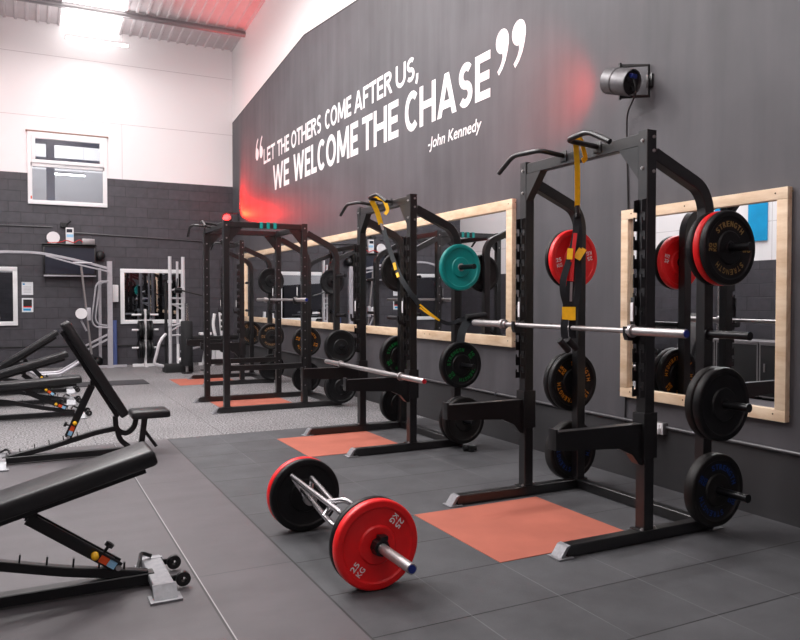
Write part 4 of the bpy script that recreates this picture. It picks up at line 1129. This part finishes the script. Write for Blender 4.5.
# ------------------------------------------------------------------ light
def area(name, loc, rot, sx, sy, e, col=(1, .98, .97)):
    l = bpy.data.lights.new(name, 'AREA'); l.shape = 'RECTANGLE'; l.size = sx; l.size_y = sy; l.energy = e; l.color = col
    o = bpy.data.objects.new(name, l); COL.objects.link(o); o.location = loc; o.rotation_euler = rot; return o
for i, (x, y, e) in enumerate(((-1.0, 11.2, 45), (-2.6, 8.4, 125), (-.4, 8.4, 90), (-2.6, 4.6, 190), (-.6, 4.6, 110), (-2.9, 1.2, 150), (-.8, 1.2, 50), (-2.8, -2.6, 75))):
    area('ceiling_lamp', (x, y, rz(y)-.75), (0, 0, 0), 1.2, .5, e)
area('strip_lamp', (-.94, 12.6, 6.49), (0, 0, 0), 1.1, .1, 12)
area('side_fill', (-3.7, 3.2, 5.6), (0, -1.0, 0), .6, 2.4, 130)  # added fill without a fitting, lightens the rack faces turned left
for x_, y_, e_ in ((-1.2, 9.2, 45), (-2.4, 6.4, 30)): area('roof_fill', (x_, y_, rz(y_)-.85), (PI, 0, 0), 1.2, .3, e_)  # extra upward fill added to brighten the roof sheets
area('strip_lamp_up', (-.94, 12.6, 6.62), (PI, 0, 0), 1.1, .1, 14)
area('annex_fill', (-1.4, 15.2, 5.5), (0, 0, 0), 2.0, .8, 70)  # unseen fill added so the upper pane of the high window reads white
def spot(name, loc, tgt, e, col, ang, blend=.5, size=.05):
    l = bpy.data.lights.new(name, 'SPOT'); l.energy = e; l.color = col; l.spot_size = math.radians(ang); l.spot_blend = blend; l.shadow_soft_size = size
    o = bpy.data.objects.new(name, l); COL.objects.link(o); o.location = loc
    o.rotation_euler = (Vector(tgt)-Vector(loc)).to_track_quat('-Z', 'Y').to_euler(); return o
RED = (1, .008, .002)
spot('red_beam', (1.83, 13.12, 3.32), (2.03, 12.45, 3.85), 620, RED, 108, .45)
spot('red_beam', (1.70, 12.9, 3.45), (.6, 9.5, 6.5), 25, RED, 110, .8)
spot('red_beam', (1.60, 1.25, 3.16), (2.03, 2.5, 3.35), 150, RED, 80, 1)
spot('red_beam', (-.6, -4.5, 3.2), (1.0, 4.0, 1.6), 60, RED, 50, .9)
spot('red_beam', (-3.3, 12.0, 4.2), (-2.9, 13.7, 5.0), 26, RED, 90, .9)

wd = bpy.data.worlds.new('world'); SC.world = wd; wd.use_nodes = True
wd.node_tree.nodes['Background'].inputs[0].default_value = (.8, .85, .9, 1); wd.node_tree.nodes['Background'].inputs[1].default_value = .8

# ------------------------------------------------------------------ camera
cd = bpy.data.cameras.new('camera'); cam = bpy.data.objects.new('camera', cd); COL.objects.link(cam); SC.camera = cam
f_px, yaw, pitch, cy = 741.70, .469187, -.0249575, 317.49
cam.location = (-2.29662, -3.32215, 1.43577)
cd.sensor_width = 36; cd.sensor_fit = 'HORIZONTAL'; cd.lens = 36*f_px/800
cd.shift_y = -(320-cy)/800
cam.rotation_euler = (PI/2+pitch, 0, -yaw)
cd.clip_start = .05; cd.clip_end = 100
SC.view_settings.view_transform = 'Standard'; SC.view_settings.look = 'None'; SC.view_settings.gamma = 1
SC.view_settings.use_curve_mapping = False; SC.view_settings.exposure = 0
